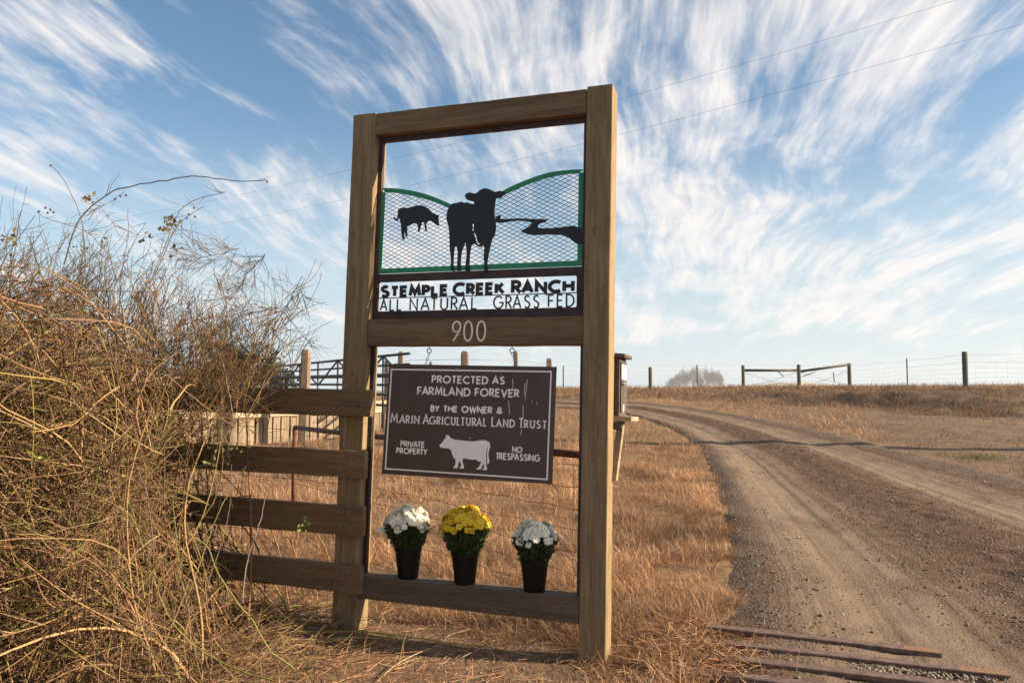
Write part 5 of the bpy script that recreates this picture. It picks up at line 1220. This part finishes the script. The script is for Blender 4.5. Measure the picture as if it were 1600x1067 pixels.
# litter of thin sticks below the thicket
n = 6500; x = g.uniform(-3.6, -.75, n); y = g.uniform(2.9, 4.6, n); ok = x < -1.0 + .35 * g.normal(size=n) * .6; x, y = x[ok], y[ok]; n = len(x); P0 = np.stack([x, y, terrain(x, y) + g.uniform(0, .10, n)], 1)
ST = grow(P0, np.concatenate([g.normal(size=(n, 2)), g.normal(.0, .22, (n, 1))], 1), g.uniform(.06, .34, n), 4, .12, 0, g); ST[..., 2] = np.maximum(ST[..., 2], terrain(ST[..., 0], ST[..., 1]) + .003)
tb = Tubes(3); tb.add(ST, taper(ST, .0020, .0010, g), twc(n, g) * 1.2); o = tb.build('fallen_twigs', M_stem); tag(o, 'fallen twigs and dead stems heaped on the soil under the thicket', 'twigs', kind='stuff')

# a few long green-yellow canes lying on the soil
GC = [([(430, 990), (500, 993), (560, 994), (620, 1000), (680, 1004), (730, 1012), (780, 1022), (830, 1032)], .0052, (.30, .30, .07), 'long yellow green cane lying on the soil in front of the frame'),
      ([(440, 1002), (500, 1006), (560, 1003), (620, 1003), (660, 1008), (700, 1012)], .0042, (.27, .28, .08), 'shorter green cane lying beside the long one at its left part'),
      ([(590, 1067), (620, 1045), (660, 1025), (690, 1010), (700, 1000), (735, 990)], .0022, (.45, .34, .20), 'thin pale curved stalk crossing the green canes'),
      ([(420, 985), (440, 962), (470, 950), (505, 948), (530, 944)], .003, (.26, .26, .08), 'thin green stem arching out of the thicket below the lowest board')]
def gpt(px, py):
    dx = (px - 800) / 1200; yy = -(py - 533.5) / 1200; th_ = math.atan(71.5 / 1200); dr = Vector((dx, math.cos(th_) - yy * math.sin(th_), math.sin(th_) + yy * math.cos(th_))); t = 1.5
    for i in range(60):
        p = Vector((0, 0, 1.45)) + dr * t; e = p.z - ground_z(p.x, p.y)
        t += e / max(.05, -dr.z + .02) * .8
        if abs(e) < .001: break
    return Vector((0, 0, 1.45)) + dr * t
for pts, r, col, lab in GC:
    P_ = crom(np.array([list(gpt(*q)) for q in pts]), 5 * len(pts)); P_[:, 2] = terrain(P_[:, 0], P_[:, 1]) + .008 + .02 * np.abs(np.sin(np.linspace(0, 5, len(P_))))
    tb = Tubes(6); tb.add(P_[None], np.linspace(r, r * .5, len(P_))[None], col); tag(tb.build('fallen_cane', M_stem), lab, 'cane')

# ------------------------------------------------------------------ stones
def stones(x, y, z, s, col, name, label):
    n = len(x); bv = np.array([(1, .1, 0), (-.1, 1, .1), (-1, -.1, 0), (.1, -1, .1), (.15, .1, 1), (0, 0, -1), (.65, .7, .35)]) * 1.; bf_ = np.array([(0, 6, 4), (6, 1, 4), (1, 2, 4), (2, 3, 4), (3, 0, 4), (6, 0, 5), (1, 6, 5), (2, 1, 5), (3, 2, 5), (0, 3, 5)])
    V = bv[None] * (1 + g.uniform(-.28, .28, (n, 7, 1))); a = g.random(n) * 6.28; V = V * np.stack([g.uniform(.7, 1.3, n), g.uniform(.6, 1.1, n), g.uniform(.35, .75, n)], 1)[:, None]
    c, s_ = np.cos(a)[:, None], np.sin(a)[:, None]; V = np.stack([V[..., 0] * c - V[..., 1] * s_, V[..., 0] * s_ + V[..., 1] * c, V[..., 2]], -1) * s[:, None, None] + np.stack([x, y, z], 1)[:, None]
    F = (bf_[None] + (np.arange(n) * 7)[:, None, None]).reshape(-1, 3); o = fast_mesh(name, V.reshape(-1, 3), F, M_stone, None, np.repeat(col, 7, 0)); tag(o, label, 'gravel', kind='stuff'); return o
n = 52000; s_ = (g.random(n) ** 1.7) * .62; t_ = g.random(n); x, y, z = road_z(s_, t_); tk_ = np.exp(-((t_ - .20) / .10) ** 2) + np.exp(-((t_ - .68) / .09) ** 2); den = .95 - .9 * tk_ + .2 * np.exp(-((t_ - .47) / .1) ** 2)
ok = (g.random(n) < den) & (fbm(x * 1.7, y * 1.7, 3, 14) > .35 * g.random(n) + .12); x, y, z, t_ = x[ok] + g.normal(0, .03, ok.sum()), y[ok] + g.normal(0, .03, ok.sum()), z[ok], t_[ok]; n = len(x)
sz = .0035 + .010 * g.random(n) ** 3 + .008 * (g.random(n) < .04); gc = np.array([(.18, .135, .105), (.12, .08, .055), (.25, .205, .165), (.16, .095, .06), (.42, .36, .30)])[g.choice(5, n, p=[.3, .32, .12, .24, .02])] * g.uniform(.7, 1.2, (n, 1))
stones(x, y, z + sz * .15, sz, gc, 'road_stones', 'loose stones and grit scattered over the dirt road')
n = 900; x = g.normal(1.75, .30, n); y = 4.24 - .35 * (x - 1.0) + g.normal(-.03, .05, n) - .06; z = terrain(x, y) + .026; sz = g.uniform(.006, .014, n)
stones(x, y, z, sz, np.array([.22, .17, .135]) * g.uniform(.5, 1.2, (n, 1)), 'ballast_stones', 'pale grey gravel packed between the old rails')
n = 1500; x = g.uniform(-1.9, .7, n); y = g.uniform(3.3, 4.6, n); sz = g.uniform(.003, .010, n); stones(x, y, terrain(x, y), sz, np.array([.24, .16, .11]) * g.uniform(.6, 1.3, (n, 1)), 'soil_crumbs', 'crumbs of dry soil and small stones in front of the frame')
